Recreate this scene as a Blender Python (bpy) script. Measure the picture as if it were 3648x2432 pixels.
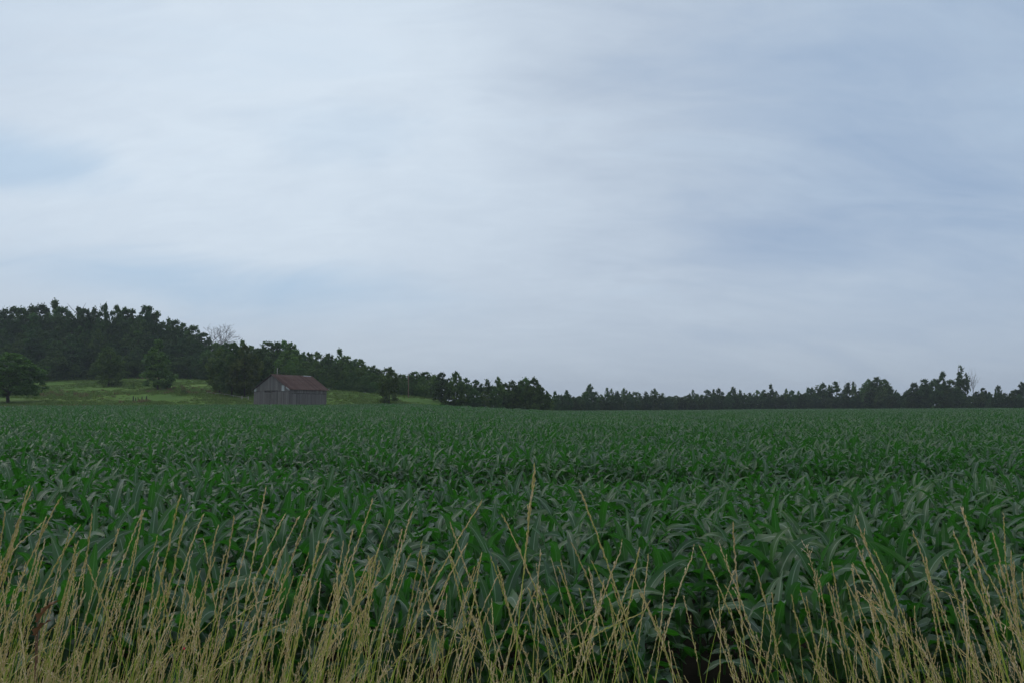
import bpy, math, random
import numpy as np
from mathutils import Vector, Matrix

R = math.radians
sc = bpy.context.scene
for o in list(bpy.data.objects):
    bpy.data.objects.remove(o)
C = sc.collection

# ------------------------------------------------------------------ camera
CAMZ = 2.15
F = 2837.0
PITCH = math.atan(230.0 / F)
cam_d = bpy.data.cameras.new('camera')
cam_d.sensor_width = 36.0
cam_d.lens = 28.0
cam_d.clip_start = 0.05
cam_d.clip_end = 5000
cam = bpy.data.objects.new('camera', cam_d)
cam.location = (0, 0, CAMZ)
cam.rotation_euler = (math.pi / 2 + PITCH, 0, 0)
C.objects.link(cam)
sc.camera = cam

# ------------------------------------------------------------------ exposure
sc.view_settings.view_transform = 'Standard'
sc.view_settings.look = 'None'
sc.view_settings.gamma = 1
sc.view_settings.use_curve_mapping = False
sc.view_settings.exposure = 0.27
sc.render.engine = 'CYCLES'
sc.cycles.use_denoising = True
sc.cycles.max_bounces = 6
sc.cycles.diffuse_bounces = 2
sc.cycles.glossy_bounces = 2
sc.cycles.transmission_bounces = 2
sc.cycles.transparent_max_bounces = 8
sc.cycles.volume_bounces = 0
sc.cycles.use_adaptive_sampling = True
sc.cycles.adaptive_threshold = 0.02


def ray(px, py):
    """slope (dx/dy, dz/dy) of the sight line through a pixel of the 3648x2432 photograph"""
    a = (px - 1824) / F
    b = -(py - 1216) / F
    cp, sp = math.cos(PITCH), math.sin(PITCH)
    dy = cp - b * sp
    dz = sp + b * cp
    return a / dy, dz / dy


def rdir(px, py):
    u, v = ray(px, py)
    return Vector((u, 1, v)).normalized()


# ------------------------------------------------------------------ world: overcast sky with thin blue gaps
SUN_EL, SUN_AZ = 46, -70          # azimuth measured from +Y towards +X
world = bpy.data.worlds.new('World')
sc.world = world
world.use_nodes = True
nt = world.node_tree
nt.nodes.clear()
N = nt.nodes.new
L = nt.links.new
out = N('ShaderNodeOutputWorld')
sky = N('ShaderNodeTexSky')
sky.sky_type = 'NISHITA'
sky.sun_disc = False
sky.sun_elevation = R(SUN_EL)
sky.sun_rotation = R(SUN_AZ)
sky.air_density = 1.0
sky.dust_density = 1.5
bg1 = N('ShaderNodeBackground')
bg1.inputs[1].default_value = 0.07
L(sky.outputs[0], bg1.inputs[0])
tc = N('ShaderNodeTexCoord')
sep = N('ShaderNodeSeparateXYZ')
L(tc.outputs['Generated'], sep.inputs[0])


def wmath(op, a, b=None, c=None, clamp=False):
    n = N('ShaderNodeMath')
    n.operation = op
    n.use_clamp = clamp
    for i, v in enumerate((a, b, c)):
        if v is None:
            continue
        if isinstance(v, (int, float)):
            n.inputs[i].default_value = v
        else:
            L(v, n.inputs[i])
    return n.outputs[0]


zc = wmath('MAXIMUM', sep.outputs[2], 0.0)
den = wmath('ADD', zc, 0.42)
pxn = wmath('DIVIDE', sep.outputs[0], den)
pyn = wmath('DIVIDE', sep.outputs[1], den)
cmb = N('ShaderNodeCombineXYZ')
L(pxn, cmb.inputs[0])
L(pyn, cmb.inputs[1])


def wnoise(scale, detail, rough, dist, off, sx=1.0, sy=1.0, rot=0.0):
    m = N('ShaderNodeMapping')
    m.inputs['Location'].default_value = off
    m.inputs['Rotation'].default_value = (0, 0, rot)
    m.inputs['Scale'].default_value = (sx, sy, 1)
    L(cmb.outputs[0], m.inputs[0])
    n = N('ShaderNodeTexNoise')
    n.inputs['Scale'].default_value = scale
    n.inputs['Detail'].default_value = detail
    n.inputs['Roughness'].default_value = rough
    n.inputs['Distortion'].default_value = dist
    L(m.outputs[0], n.inputs['Vector'])
    return n.outputs['Fac']


n_big = wnoise(1.3, 3, 0.5, 0.6, (3.1, 1.7, 0.4), 0.7, 1.0, 0.3)
n_med = wnoise(3.6, 6, 0.55, 0.9, (7.3, 2.2, 1.4), 0.55, 1.3, 0.5)
n_fine = wnoise(13.0, 5, 0.6, 1.0, (1.3, 5.2, 2.4), 0.5, 1.4, 0.6)
tone = wmath('MULTIPLY_ADD', wmath('SUBTRACT', n_big, 0.5), 0.55, 0.60)
tone = wmath('MULTIPLY_ADD', wmath('SUBTRACT', n_med, 0.5), 0.60, tone)
tone = wmath('MULTIPLY_ADD', wmath('SUBTRACT', n_fine, 0.5), 0.27, tone)


def blob(px, py, inner, outer, amt, acc, sz=1.0):
    d = rdir(px, py)
    v = N('ShaderNodeVectorMath')
    v.operation = 'SUBTRACT'
    L(tc.outputs['Generated'], v.inputs[0])
    v.inputs[1].default_value = d
    v2 = N('ShaderNodeVectorMath')
    v2.operation = 'MULTIPLY'
    L(v.outputs[0], v2.inputs[0])
    v2.inputs[1].default_value = (1, 1, sz)
    v3 = N('ShaderNodeVectorMath')
    v3.operation = 'LENGTH'
    L(v2.outputs[0], v3.inputs[0])
    wob = wmath('MULTIPLY_ADD', wmath('SUBTRACT', n_med, 0.5), 0.35, v3.outputs['Value'])
    m = N('ShaderNodeMapRange')
    m.interpolation_type = 'SMOOTHSTEP'
    m.inputs['From Min'].default_value = inner
    m.inputs['From Max'].default_value = outer
    m.inputs['To Min'].default_value = 1
    m.inputs['To Max'].default_value = 0
    L(wob, m.inputs['Value'])
    return wmath('MULTIPLY_ADD', m.outputs[0], amt, acc)


# brightness of the cloud deck (bright break upper middle-left, heavier cloud to the right)
tone = blob(1150, 250, 0.0, 0.55, 0.30, tone)
tone = blob(700, 700, 0.0, 0.40, 0.10, tone, 1.6)
tone = blob(3500, 600, 0.05, 0.65, -0.30, tone)
tone = blob(3000, 760, 0.0, 0.28, -0.12, tone, 2.0)
tone = blob(2150, 900, 0.0, 0.28, 0.10, tone, 2.2)
tone = blob(3000, 1020, 0.0, 0.20, 0.12, tone, 3.0)
# thin spots where blue shows
blue = wmath('MULTIPLY_ADD', wmath('SUBTRACT', n_med, 0.56), 0.8, 0.0, clamp=True)
blue = blob(60, 590, 0.0, 0.16, 0.50, blue, 3.6)
blue = blob(420, 985, 0.0, 0.24, 0.50, blue, 5.5)
blue = blob(1000, 1060, 0.0, 0.26, 0.45, blue, 4.5)
blue = blob(1250, 480, 0.0, 0.14, 0.16, blue, 3.0)
blue = blob(3648, 200, 0.1, 0.5, 0.22, blue)

ramp = N('ShaderNodeValToRGB')
cr = ramp.color_ramp
cr.elements[0].position = 0.05
cr.elements[0].color = (0.275, 0.355, 0.495, 1)
cr.elements[1].position = 1.0
cr.elements[1].color = (0.600, 0.685, 0.770, 1)
e = cr.elements.new(0.5)
e.color = (0.430, 0.505, 0.605, 1)
L(wmath('MULTIPLY', tone, 1.0, clamp=True), ramp.inputs[0])
mixb = N('ShaderNodeMix')
mixb.data_type = 'RGBA'
L(wmath('MULTIPLY', blue, 1.0, clamp=True), mixb.inputs[0])
L(ramp.outputs[0], mixb.inputs[6])
mixb.inputs[7].default_value = (0.320, 0.475, 0.650, 1)
hz = N('ShaderNodeMapRange')
hz.interpolation_type = 'SMOOTHSTEP'
hz.inputs['From Min'].default_value = -0.05
hz.inputs['From Max'].default_value = 0.20
hz.inputs['To Min'].default_value = 0.75
hz.inputs['To Max'].default_value = 0.0
L(sep.outputs[2], hz.inputs['Value'])
mixh = N('ShaderNodeMix')
mixh.data_type = 'RGBA'
L(hz.outputs[0], mixh.inputs[0])
L(mixb.outputs[2], mixh.inputs[6])
mixh.inputs[7].default_value = (0.375, 0.440, 0.525, 1)
bg2 = N('ShaderNodeBackground')
bg2.inputs[1].default_value = 1.0
L(mixh.outputs[2], bg2.inputs[0])
ms = N('ShaderNodeMixShader')
ms.inputs[0].default_value = 0.92
L(bg1.outputs[0], ms.inputs[1])
L(bg2.outputs[0], ms.inputs[2])
L(ms.outputs[0], out.inputs['Surface'])
world.cycles.sampling_method = 'AUTOMATIC'

# the sun, hidden behind the cloud deck: weak and very soft
sd = bpy.data.lights.new('sun', 'SUN')
sd.energy = 0.6
sd.angle = R(40)
sd.color = (1.0, 0.96, 0.90)
sun = bpy.data.objects.new('sun', sd)
v = Vector((math.sin(R(SUN_AZ)) * math.cos(R(SUN_EL)), math.cos(R(SUN_AZ)) * math.cos(R(SUN_EL)), math.sin(R(SUN_EL))))
sun.rotation_euler = v.to_track_quat('Z', 'Y').to_euler()
sun.location = v * 50
C.objects.link(sun)

# ------------------------------------------------------------------ helpers
rng = np.random.default_rng(7)
rnd = random.Random(11)


def tag(o, label=None, cat=None, group=None, kind=None):
    if label:
        o['label'] = label
    if cat:
        o['category'] = cat
    if group:
        o['group'] = group
    if kind:
        o['kind'] = kind
    return o


def link(o, parent=None):
    C.objects.link(o)
    if parent is not None:
        o.parent = parent
    return o


def empty(name, loc=(0, 0, 0), rz=0.0):
    o = bpy.data.objects.new(name, None)
    o.empty_display_size = 0.2
    o.location = loc
    o.rotation_euler = (0, 0, rz)
    C.objects.link(o)
    return o


def mesh_np(name, V, Fc, mats, uv=None, tone=None, midx=None, smooth=True, col=None):
    """V (n,3); Fc (m,k) one face size, or a list of such arrays; uv per vertex; tone per vertex"""
    me = bpy.data.meshes.new(name)
    V = np.asarray(V, dtype=np.float32)
    if not isinstance(Fc, list):
        Fc = [np.asarray(Fc)]
    Fc = [np.asarray(f, dtype=np.int32) for f in Fc if len(f)]
    nl = sum(f.size for f in Fc)
    nf = sum(len(f) for f in Fc)
    me.vertices.add(len(V))
    me.vertices.foreach_set('co', V.ravel())
    if nf:
        me.loops.add(nl)
        me.polygons.add(nf)
        loops = np.concatenate([f.ravel() for f in Fc])
        tot = np.concatenate([np.full(len(f), f.shape[1], dtype=np.int32) for f in Fc])
        st = np.concatenate([[0], np.cumsum(tot)[:-1]]).astype(np.int32)
        me.loops.foreach_set('vertex_index', loops)
        me.polygons.foreach_set('loop_start', st)
        me.polygons.foreach_set('loop_total', tot)
        me.polygons.foreach_set('use_smooth', np.full(nf, smooth, dtype=bool))
        if midx is not None:
            me.polygons.foreach_set('material_index', np.asarray(midx, dtype=np.int32))
        if uv is not None:
            l = me.uv_layers.new(name='uv')
            l.data.foreach_set('uv', np.asarray(uv, dtype=np.float32)[loops].ravel())
    if tone is not None:
        a = me.attributes.new('tone', 'FLOAT', 'POINT')
        a.data.foreach_set('value', np.asarray(tone, dtype=np.float32))
    if col is not None:
        a = me.attributes.new('tint', 'FLOAT_COLOR', 'POINT')
        c4 = np.ones((len(V), 4), dtype=np.float32)
        c4[:, :3] = col
        a.data.foreach_set('color', c4.ravel())
    for m in (mats if isinstance(mats, (list, tuple)) else [mats]):
        me.materials.append(m)
    me.update(calc_edges=True)
    return me


def obj(name, me, parent=None, loc=None, rot=None, scale=None):
    o = bpy.data.objects.new(name, me)
    if loc is not None:
        o.location = loc
    if rot is not None:
        o.rotation_euler = rot
    if scale is not None:
        o.scale = scale
    return link(o, parent)


class Acc:
    """collects tubes, boxes and grids into one mesh"""
    def __init__(s):
        s.V, s.Q, s.T, s.tone, s.n = [], [], [], [], 0

    def add(s, V, Q=None, T=None, tone=0.5):
        V = np.asarray(V, dtype=float)
        if Q is not None and len(Q):
            s.Q.append(np.asarray(Q) + s.n)
        if T is not None and len(T):
            s.T.append(np.asarray(T) + s.n)
        s.V.append(V)
        s.tone.append(np.full(len(V), tone) if np.isscalar(tone) else np.asarray(tone))
        s.n += len(V)

    def tube(s, P, rad, sides=5, tone=0.5, cap=True):
        P = np.asarray(P, dtype=float)
        n = len(P)
        rad = np.broadcast_to(np.asarray(rad, dtype=float), (n,))
        T = np.gradient(P, axis=0)
        T /= np.linalg.norm(T, axis=1)[:, None] + 1e-9
        ref = np.array([0, 1, 0.0]) if abs(T[0][1]) < 0.9 else np.array([1.0, 0, 0])
        A = np.cross(T, ref)
        A /= np.linalg.norm(A, axis=1)[:, None] + 1e-9
        B = np.cross(T, A)
        th = np.arange(sides) * 2 * math.pi / sides
        V = P[:, None, :] + rad[:, None, None] * (np.cos(th)[None, :, None] * A[:, None, :] + np.sin(th)[None, :, None] * B[:, None, :])
        i = np.arange(n - 1)[:, None] * sides
        j = np.arange(sides)[None, :]
        k = (j + 1) % sides
        Q = np.stack([i + j, i + k, i + sides + k, i + sides + j], axis=-1).reshape(-1, 4)
        Tt = None
        if cap:
            Tt = [[(n - 1) * sides, (n - 1) * sides + a, (n - 1) * sides + a + 1] for a in range(1, sides - 1)]
        t = np.repeat(tone, sides) if not np.isscalar(tone) else tone
        s.add(V.reshape(-1, 3), Q, Tt, t)

    def box(s, lo, hi, M=None, tone=0.5):
        x0, y0, z0 = lo
        x1, y1, z1 = hi
        V = np.array([[x0, y0, z0], [x1, y0, z0], [x1, y1, z0], [x0, y1, z0], [x0, y0, z1], [x1, y0, z1], [x1, y1, z1], [x0, y1, z1]], dtype=float)
        if M is not None:
            V = V @ np.asarray(M.to_3x3()).T + np.asarray(M.translation)
        s.add(V, [[0, 3, 2, 1], [4, 5, 6, 7], [0, 1, 5, 4], [1, 2, 6, 5], [2, 3, 7, 6], [3, 0, 4, 7]], None, tone)

    def mesh(s, name, mat, smooth=False):
        fs = []
        if s.Q:
            fs.append(np.concatenate(s.Q))
        if s.T:
            fs.append(np.concatenate(s.T))
        return mesh_np(name, np.concatenate(s.V), fs, mat, tone=np.concatenate(s.tone), smooth=smooth)


# ------------------------------------------------------------------ materials
def new_mat(name):
    m = bpy.data.materials.new(name)
    m.use_nodes = True
    t = m.node_tree
    t.nodes.clear()
    o = t.nodes.new('ShaderNodeOutputMaterial')
    return m, t, o


def nd(t, typ, **kw):
    n = t.nodes.new(typ)
    for k, v in kw.items():
        setattr(n, k, v)
    return n


def ramp_node(t, fac, stops):
    r = nd(t, 'ShaderNodeValToRGB')
    r.color_ramp.elements[0].position = stops[0][0]
    r.color_ramp.elements[0].color = (*stops[0][1], 1)
    r.color_ramp.elements[1].position = stops[-1][0]
    r.color_ramp.elements[1].color = (*stops[-1][1], 1)
    for p, c in stops[1:-1]:
        e = r.color_ramp.elements.new(p)
        e.color = (*c, 1)
    t.links.new(fac, r.inputs[0])
    return r.outputs[0]


def mixc(t, fac, a, b, mode='MIX'):
    n = nd(t, 'ShaderNodeMix', data_type='RGBA', blend_type=mode)
    for i, v in ((0, fac), (6, a), (7, b)):
        if isinstance(v, (int, float)):
            n.inputs[i].default_value = v
        elif isinstance(v, tuple):
            n.inputs[i].default_value = (*v, 1)
        else:
            t.links.new(v, n.inputs[i])
    return n.outputs[2]


def mmath(t, op, a, b=None, c=None, clamp=False):
    n = nd(t, 'ShaderNodeMath', operation=op, use_clamp=clamp)
    for i, v in enumerate((a, b, c)):
        if v is None:
            continue
        if isinstance(v, (int, float)):
            n.inputs[i].default_value = v
        else:
            t.links.new(v, n.inputs[i])
    return n.outputs[0]


def noise(t, scale, detail=4, rough=0.55, coord='Object', sc3=None):
    c = nd(t, 'ShaderNodeTexCoord')
    src = c.outputs[coord]
    if sc3:
        m = nd(t, 'ShaderNodeMapping')
        m.inputs['Scale'].default_value = sc3
        t.links.new(src, m.inputs[0])
        src = m.outputs[0]
    n = nd(t, 'ShaderNodeTexNoise')
    n.inputs['Scale'].default_value = scale
    n.inputs['Detail'].default_value = detail
    n.inputs['Roughness'].default_value = rough
    t.links.new(src, n.inputs['Vector'])
    return n.outputs['Fac']


def attr(t, name):
    n = nd(t, 'ShaderNodeAttribute', attribute_name=name)
    return n.outputs['Fac'], n.outputs['Color']


def principled(t, out, col, rough=0.8, spec=0.3, transl=None, tfac=0.3, bump=None, bstr=0.3):
    p = nd(t, 'ShaderNodeBsdfPrincipled')
    if isinstance(col, tuple):
        p.inputs['Base Color'].default_value = (*col, 1)
    else:
        t.links.new(col, p.inputs['Base Color'])
    if isinstance(rough, float):
        p.inputs['Roughness'].default_value = rough
    else:
        t.links.new(rough, p.inputs['Roughness'])
    p.inputs['Specular IOR Level'].default_value = spec
    if bump is not None:
        b = nd(t, 'ShaderNodeBump')
        b.inputs['Strength'].default_value = bstr
        b.inputs['Distance'].default_value = 0.02
        t.links.new(bump, b.inputs['Height'])
        t.links.new(b.outputs[0], p.inputs['Normal'])
    if transl is None:
        t.links.new(p.outputs[0], out.inputs[0])
        return p
    tr = nd(t, 'ShaderNodeBsdfTranslucent')
    if isinstance(transl, tuple):
        tr.inputs[0].default_value = (*transl, 1)
    else:
        t.links.new(transl, tr.inputs[0])
    mx = nd(t, 'ShaderNodeMixShader')
    mx.inputs[0].default_value = tfac
    t.links.new(p.outputs[0], mx.inputs[1])
    t.links.new(tr.outputs[0], mx.inputs[2])
    t.links.new(mx.outputs[0], out.inputs[0])
    return p


def corn_leaf_mat():
    m, t, o = new_mat('corn_leaf')
    uvn = nd(t, 'ShaderNodeTexCoord')
    s = nd(t, 'ShaderNodeSeparateXYZ')
    t.links.new(uvn.outputs['UV'], s.inputs[0])
    d = mmath(t, 'ABSOLUTE', mmath(t, 'SUBTRACT', s.outputs[0], 0.5))
    rib = nd(t, 'ShaderNodeMapRange')
    rib.inputs['From Min'].default_value = 0.022
    rib.inputs['From Max'].default_value = 0.065
    rib.inputs['To Min'].default_value = 1
    rib.inputs['To Max'].default_value = 0
    t.links.new(d, rib.inputs['Value'])
    oi = nd(t, 'ShaderNodeObjectInfo')
    ns = noise(t, 6.0, 3, coord='Object')
    f, _ = attr(t, 'tone')
    var = mmath(t, 'MULTIPLY_ADD', mmath(t, 'SUBTRACT', ns, 0.5), 0.9, oi.outputs['Random'])
    gp = nd(t, 'ShaderNodeNewGeometry')
    pn = nd(t, 'ShaderNodeTexNoise')
    pn.inputs['Scale'].default_value = 0.09
    pn.inputs['Detail'].default_value = 3
    t.links.new(gp.outputs['Position'], pn.inputs['Vector'])
    var = mmath(t, 'MULTIPLY_ADD', mmath(t, 'SUBTRACT', pn.outputs['Fac'], 0.5), 1.4, var)
    base = ramp_node(t, var, [(0.0, (0.016, 0.055, 0.014)), (0.5, (0.024, 0.074, 0.018)), (1.0, (0.050, 0.105, 0.024))])
    # leaf tips and margins slightly yellow on some leaves
    tip = mmath(t, 'MULTIPLY', mmath(t, 'POWER', s.outputs[1], 9.0), 0.5)
    base = mixc(t, tip, base, (0.14, 0.16, 0.05))
    geo = nd(t, 'ShaderNodeNewGeometry')
    bloom_sheen = ramp_node(t, var, [(0.0, (0.072, 0.110, 0.074)), (1.0, (0.120, 0.160, 0.098))])  # waxy grey-green of the upper side, with sky sheen put into the colour
    base = mixc(t, mmath(t, 'MULTIPLY', mmath(t, 'SUBTRACT', 1.0, geo.outputs['Backfacing']), 0.8), base, bloom_sheen)
    base = mixc(t, mmath(t, 'MULTIPLY', rib.outputs[0], 0.75), base, (0.26, 0.34, 0.23))
    wv = nd(t, 'ShaderNodeTexWave', wave_type='BANDS', bands_direction='X')
    wv.inputs['Scale'].default_value = 6.0
    wv.inputs['Distortion'].default_value = 0.4
    t.links.new(uvn.outputs['UV'], wv.inputs['Vector'])
    principled(t, o, base, 0.42, 0.62, (0.040, 0.245, 0.007), 0.32, wv.outputs['Fac'], 0.12)
    return m


def simple_foliage_mat(name, dark, light, transl, tfac=0.25, rough=0.65, spec=0.25, use_color=True):
    m, t, o = new_mat(name)
    f, _ = attr(t, 'tone')
    oi = nd(t, 'ShaderNodeObjectInfo')
    v = mmath(t, 'MULTIPLY_ADD', mmath(t, 'SUBTRACT', oi.outputs['Random'], 0.5), 0.25, f, clamp=True)
    c = ramp_node(t, v, [(0.0, dark), (1.0, light)])
    if use_color:
        c = mixc(t, 1.0, c, oi.outputs['Color'], 'MULTIPLY')
        tr = mixc(t, 1.0, transl, oi.outputs['Color'], 'MULTIPLY')
    else:
        tr = transl
    principled(t, o, c, rough, spec, tr, tfac)
    return m


def bark_mat(name, a, b):
    m, t, o = new_mat(name)
    ns = noise(t, 5.0, 5, sc3=(3, 3, 0.6))
    c = ramp_node(t, ns, [(0.3, a), (0.7, b)])
    principled(t, o, c, 0.9, 0.15, bump=ns, bstr=0.5)
    return m


def grass_mat(name, stops, tfac=0.25, vary=0.25):
    m, t, o = new_mat(name)
    f, _ = attr(t, 'tone')
    oi = nd(t, 'ShaderNodeObjectInfo')
    ns = noise(t, 60.0, 2)
    v = mmath(t, 'MULTIPLY_ADD', mmath(t, 'SUBTRACT', oi.outputs['Random'], 0.5), vary, f)
    v = mmath(t, 'MULTIPLY_ADD', mmath(t, 'SUBTRACT', ns, 0.5), 0.15, v, clamp=True)
    c = ramp_node(t, v, stops)
    principled(t, o, c, 0.6, 0.25, c, tfac)
    return m


M_LEAF = corn_leaf_mat()
M_STALK = bark_mat('corn_stalk', (0.05, 0.12, 0.03), (0.10, 0.17, 0.06))
M_CROWN = simple_foliage_mat('tree_leaves', (0.022, 0.044, 0.018), (0.095, 0.145, 0.042), (0.070, 0.150, 0.022), 0.25)
M_BARK = bark_mat('bark', (0.035, 0.030, 0.026), (0.075, 0.066, 0.056))
M_DEAD = bark_mat('dead_bark', (0.11, 0.10, 0.095), (0.20, 0.19, 0.18))
M_POST = bark_mat('weathered_post', (0.025, 0.024, 0.024), (0.055, 0.052, 0.05))
M_PALEPOST = bark_mat('pale_post', (0.26, 0.24, 0.21), (0.42, 0.39, 0.35))
M_BROWNPOLE = bark_mat('brown_pole', (0.13, 0.075, 0.055), (0.22, 0.14, 0.11))
# tone 0 = fresh green, 1 = straw
M_GRASS = grass_mat('verge_grass', [(0.0, (0.170, 0.320, 0.030)), (0.35, (0.400, 0.480, 0.075)), (0.6, (0.600, 0.490, 0.190)), (0.8, (0.700, 0.540, 0.280)), (1.0, (0.800, 0.660, 0.430))])
M_PASTURE_TUFT = grass_mat('pasture_tuft', [(0.0, (0.060, 0.125, 0.018)), (0.6, (0.110, 0.175, 0.032)), (1.0, (0.20, 0.21, 0.07))])
M_WEED = grass_mat('dry_weed', [(0.0, (0.075, 0.085, 0.030)), (0.5, (0.16, 0.125, 0.060)), (1.0, (0.25, 0.17, 0.09))])
M_DOCK = grass_mat('dock_leaf', [(0.0, (0.10, 0.05, 0.025)), (1.0, (0.24, 0.125, 0.07))], 0.2)


def ground_mat():
    m, t, o = new_mat('ground')
    f, colr = attr(t, 'tint')
    fs = nd(t, 'ShaderNodeSeparateColor')
    t.links.new(colr, fs.inputs[0])
    soil_n = noise(t, 2.2, 8, 0.65)
    soil = ramp_node(t, soil_n, [(0.3, (0.026, 0.021, 0.015)), (0.7, (0.055, 0.044, 0.032))])
    g1 = noise(t, 0.045, 6, 0.6, sc3=(1, 0.5, 1))
    g2 = noise(t, 0.9, 6, 0.7)
    gm = mmath(t, 'MULTIPLY_ADD', mmath(t, 'SUBTRACT', g2, 0.5), 0.35, g1)
    past = ramp_node(t, gm, [(0.30, (0.062, 0.122, 0.022)), (0.50, (0.092, 0.162, 0.028)), (0.66, (0.128, 0.185, 0.042)), (0.82, (0.185, 0.195, 0.075))])
    litter_n = noise(t, 9.0, 8, 0.7)
    lit = ramp_node(t, litter_n, [(0.3, (0.035, 0.034, 0.015)), (0.7, (0.16, 0.13, 0.07))])
    c = mixc(t, fs.outputs[0], soil, past)       # red: pasture
    c = mixc(t, fs.outputs[1], c, lit)           # green: verge thatch
    c = mixc(t, fs.outputs[2], c, (0.17, 0.11, 0.065))   # blue: bare reddish strip
    principled(t, o, c, 0.95, 0.1, bump=soil_n, bstr=0.6)
    return m


M_GROUND = ground_mat()

# ------------------------------------------------------------------ terrain
#        px    edgeD edgeh  woodD woodh slope
TAB = [(-1500, 130, 0.9, 240, 10.0, 0.24),
       (-400, 138, 0.9, 245, 10.5, 0.24),
       (0, 142, 0.90, 246, 9.6, 0.24),
       (200, 146, 1.00, 248, 9.6, 0.24),
       (430, 150, 1.10, 256, 11.2, 0.20),
       (650, 152, 1.25, 256, 11.2, 0.11),
       (850, 154, 1.28, 240, 9.5, 0.04),
       (1030, 155, 1.25, 232, 8.0, 0.03),
       (1170, 164, 1.30, 222, 6.6, 0.02),
       (1350, 170, 1.45, 216, 5.4, 0.01),
       (1550, 178, 1.25, 216, 4.4, 0.0),
       (1650, 182, 0.85, 212, 2.6, 0.0),
       (1750, 186, 0.45, 210, 1.0, 0.0),
       (1900, 198, -0.10, 214, -0.1, 0.0),
       (1990, 250, -0.45, 265, -0.4, 0.0),
       (2100, 305, -0.75, 315, -0.7, 0.0),
       (2500, 335, -0.65, 345, -0.6, 0.0),
       (3000, 335, -0.15, 345, -0.1, 0.0),
       (3300, 300, 0.10, 310, 0.1, 0.0),
       (3648, 280, 0.25, 290, 0.3, 0.0),
       (5200, 260, 0.3, 270, 0.4, 0.0)]
_u = np.array([ray(p, 1440)[0] for p, *_ in TAB])
_us = np.linspace(_u[0], _u[-1], 1400)
_k = np.exp(-0.5 * (np.arange(-30, 31) / 9.0) ** 2)
_k /= _k.sum()


def _tab(i):
    y = np.interp(_us, _u, np.array([r[i] for r in TAB], dtype=float))
    return np.convolve(np.pad(y, 30, mode='edge'), _k, mode='valid')


_D, _E, _D2, _E2, _S = (_tab(i) for i in range(1, 6))
_E = _E + 0.27
_E2 = np.maximum(_E2, _E)


def prof(x, y):
    yy = np.maximum(y, 1.0)
    u = np.clip(x / yy, _us[0], _us[-1])
    g = lambda a: np.interp(u, _us, a)
    return g(_D), g(_E), g(_D2), g(_E2), g(_S)


def ground(x, y):
    x = np.asarray(x, dtype=float)
    y = np.asarray(y, dtype=float)
    D, E, D2, E2, S = prof(x, y)
    t = np.clip(y / D, 0, 1)
    h = E * t ** 1.6
    q = np.clip((y - D) / (D2 - D), 0, 1)
    h = h + (E2 - E) * (q * 0.75 + 0.25 * q * q * (3 - 2 * q))
    w = np.clip(y - D2, 0, 150)
    h = h + S * w * (1 - w / 400)
    # small undulation of the fields
    k = np.clip((y - 18) / 60, 0, 1)
    h = h + k * 0.10 * np.sin(x * 0.061 + 1.3) * np.sin(y * 0.043 + 0.6) + k * 0.05 * np.sin(x * 0.17 + y * 0.11)
    kp = np.clip(q * 6, 0, 1) * np.clip((y - D) / 12, 0, 1)
    h = h + kp * (0.22 * np.sin(x * 0.13 + 0.4) * np.sin(y * 0.21) + 0.10 * np.sin(x * 0.37 + y * 0.29))
    # road verge near the camera
    v = 1 - np.clip((y - 1.8) / 3.2, 0, 1)
    h = h + 0.5 * v * v * (3 - 2 * v)
    return h


def gz(x, y):
    return float(ground(x, y))


def hit(px, py, y0=120.0, y1=420.0):
    """first point of the terrain on the sight line through a pixel"""
    u, vv = ray(px, py)
    ys = np.linspace(y0, y1, 1500)
    d = CAMZ + vv * ys - ground(u * ys, ys)
    i = int(np.argmax(d < 0))
    if d[i] >= 0:
        i = len(ys) - 1
    return u * ys[i], ys[i], gz(u * ys[i], ys[i])


def axis(vals):
    return np.array(vals)


xs = np.unique(np.concatenate([np.arange(-12, 12.01, 0.5), np.arange(-60, 60, 2.0), np.arange(-300, 300, 5.0), np.arange(-2400, 2401, 60.0)]))
ys = np.unique(np.concatenate([np.arange(-6, 14, 0.4), np.arange(14, 120, 2.5), np.arange(120, 400, 3.0), np.arange(400, 2600, 60.0), np.arange(-300, -6, 20.0)]))
X, Y = np.meshgrid(xs, ys)
Z = ground(X, Y)
D, E, D2, E2, S = prof(X, Y)
nx, ny = len(xs), len(ys)
V = np.stack([X, Y, Z], -1).reshape(-1, 3)
i = np.arange(ny - 1)[:, None] * nx + np.arange(nx - 1)[None, :]
Q = np.stack([i, i + 1, i + nx + 1, i + nx], -1).reshape(-1, 4)
past = np.clip((Y - D - 1.0) / 2.5, 0, 1)
verge = 1 - np.clip((Y - 4.5) / 0.6, 0, 1)
ppx = X / np.maximum(Y, 1) * F + 1824
strip = np.clip((Y - D) / 2, 0, 1) * np.clip((D + 9 - Y) / 3, 0, 1) * np.clip((330 - ppx) / 120, 0, 1) * 0.8
strip = np.maximum(strip, np.clip((Y - D) / 2, 0, 1) * np.clip((D + 7 - Y) / 3, 0, 1) * np.clip((ppx - 420) / 150, 0, 1) * np.clip((900 - ppx) / 50, 0, 1) * 0.5)
col = np.stack([past, verge, strip], -1).reshape(-1, 3)
g = obj('ground', mesh_np('ground', V, Q, M_GROUND, col=col))
tag(g, kind='structure')

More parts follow.
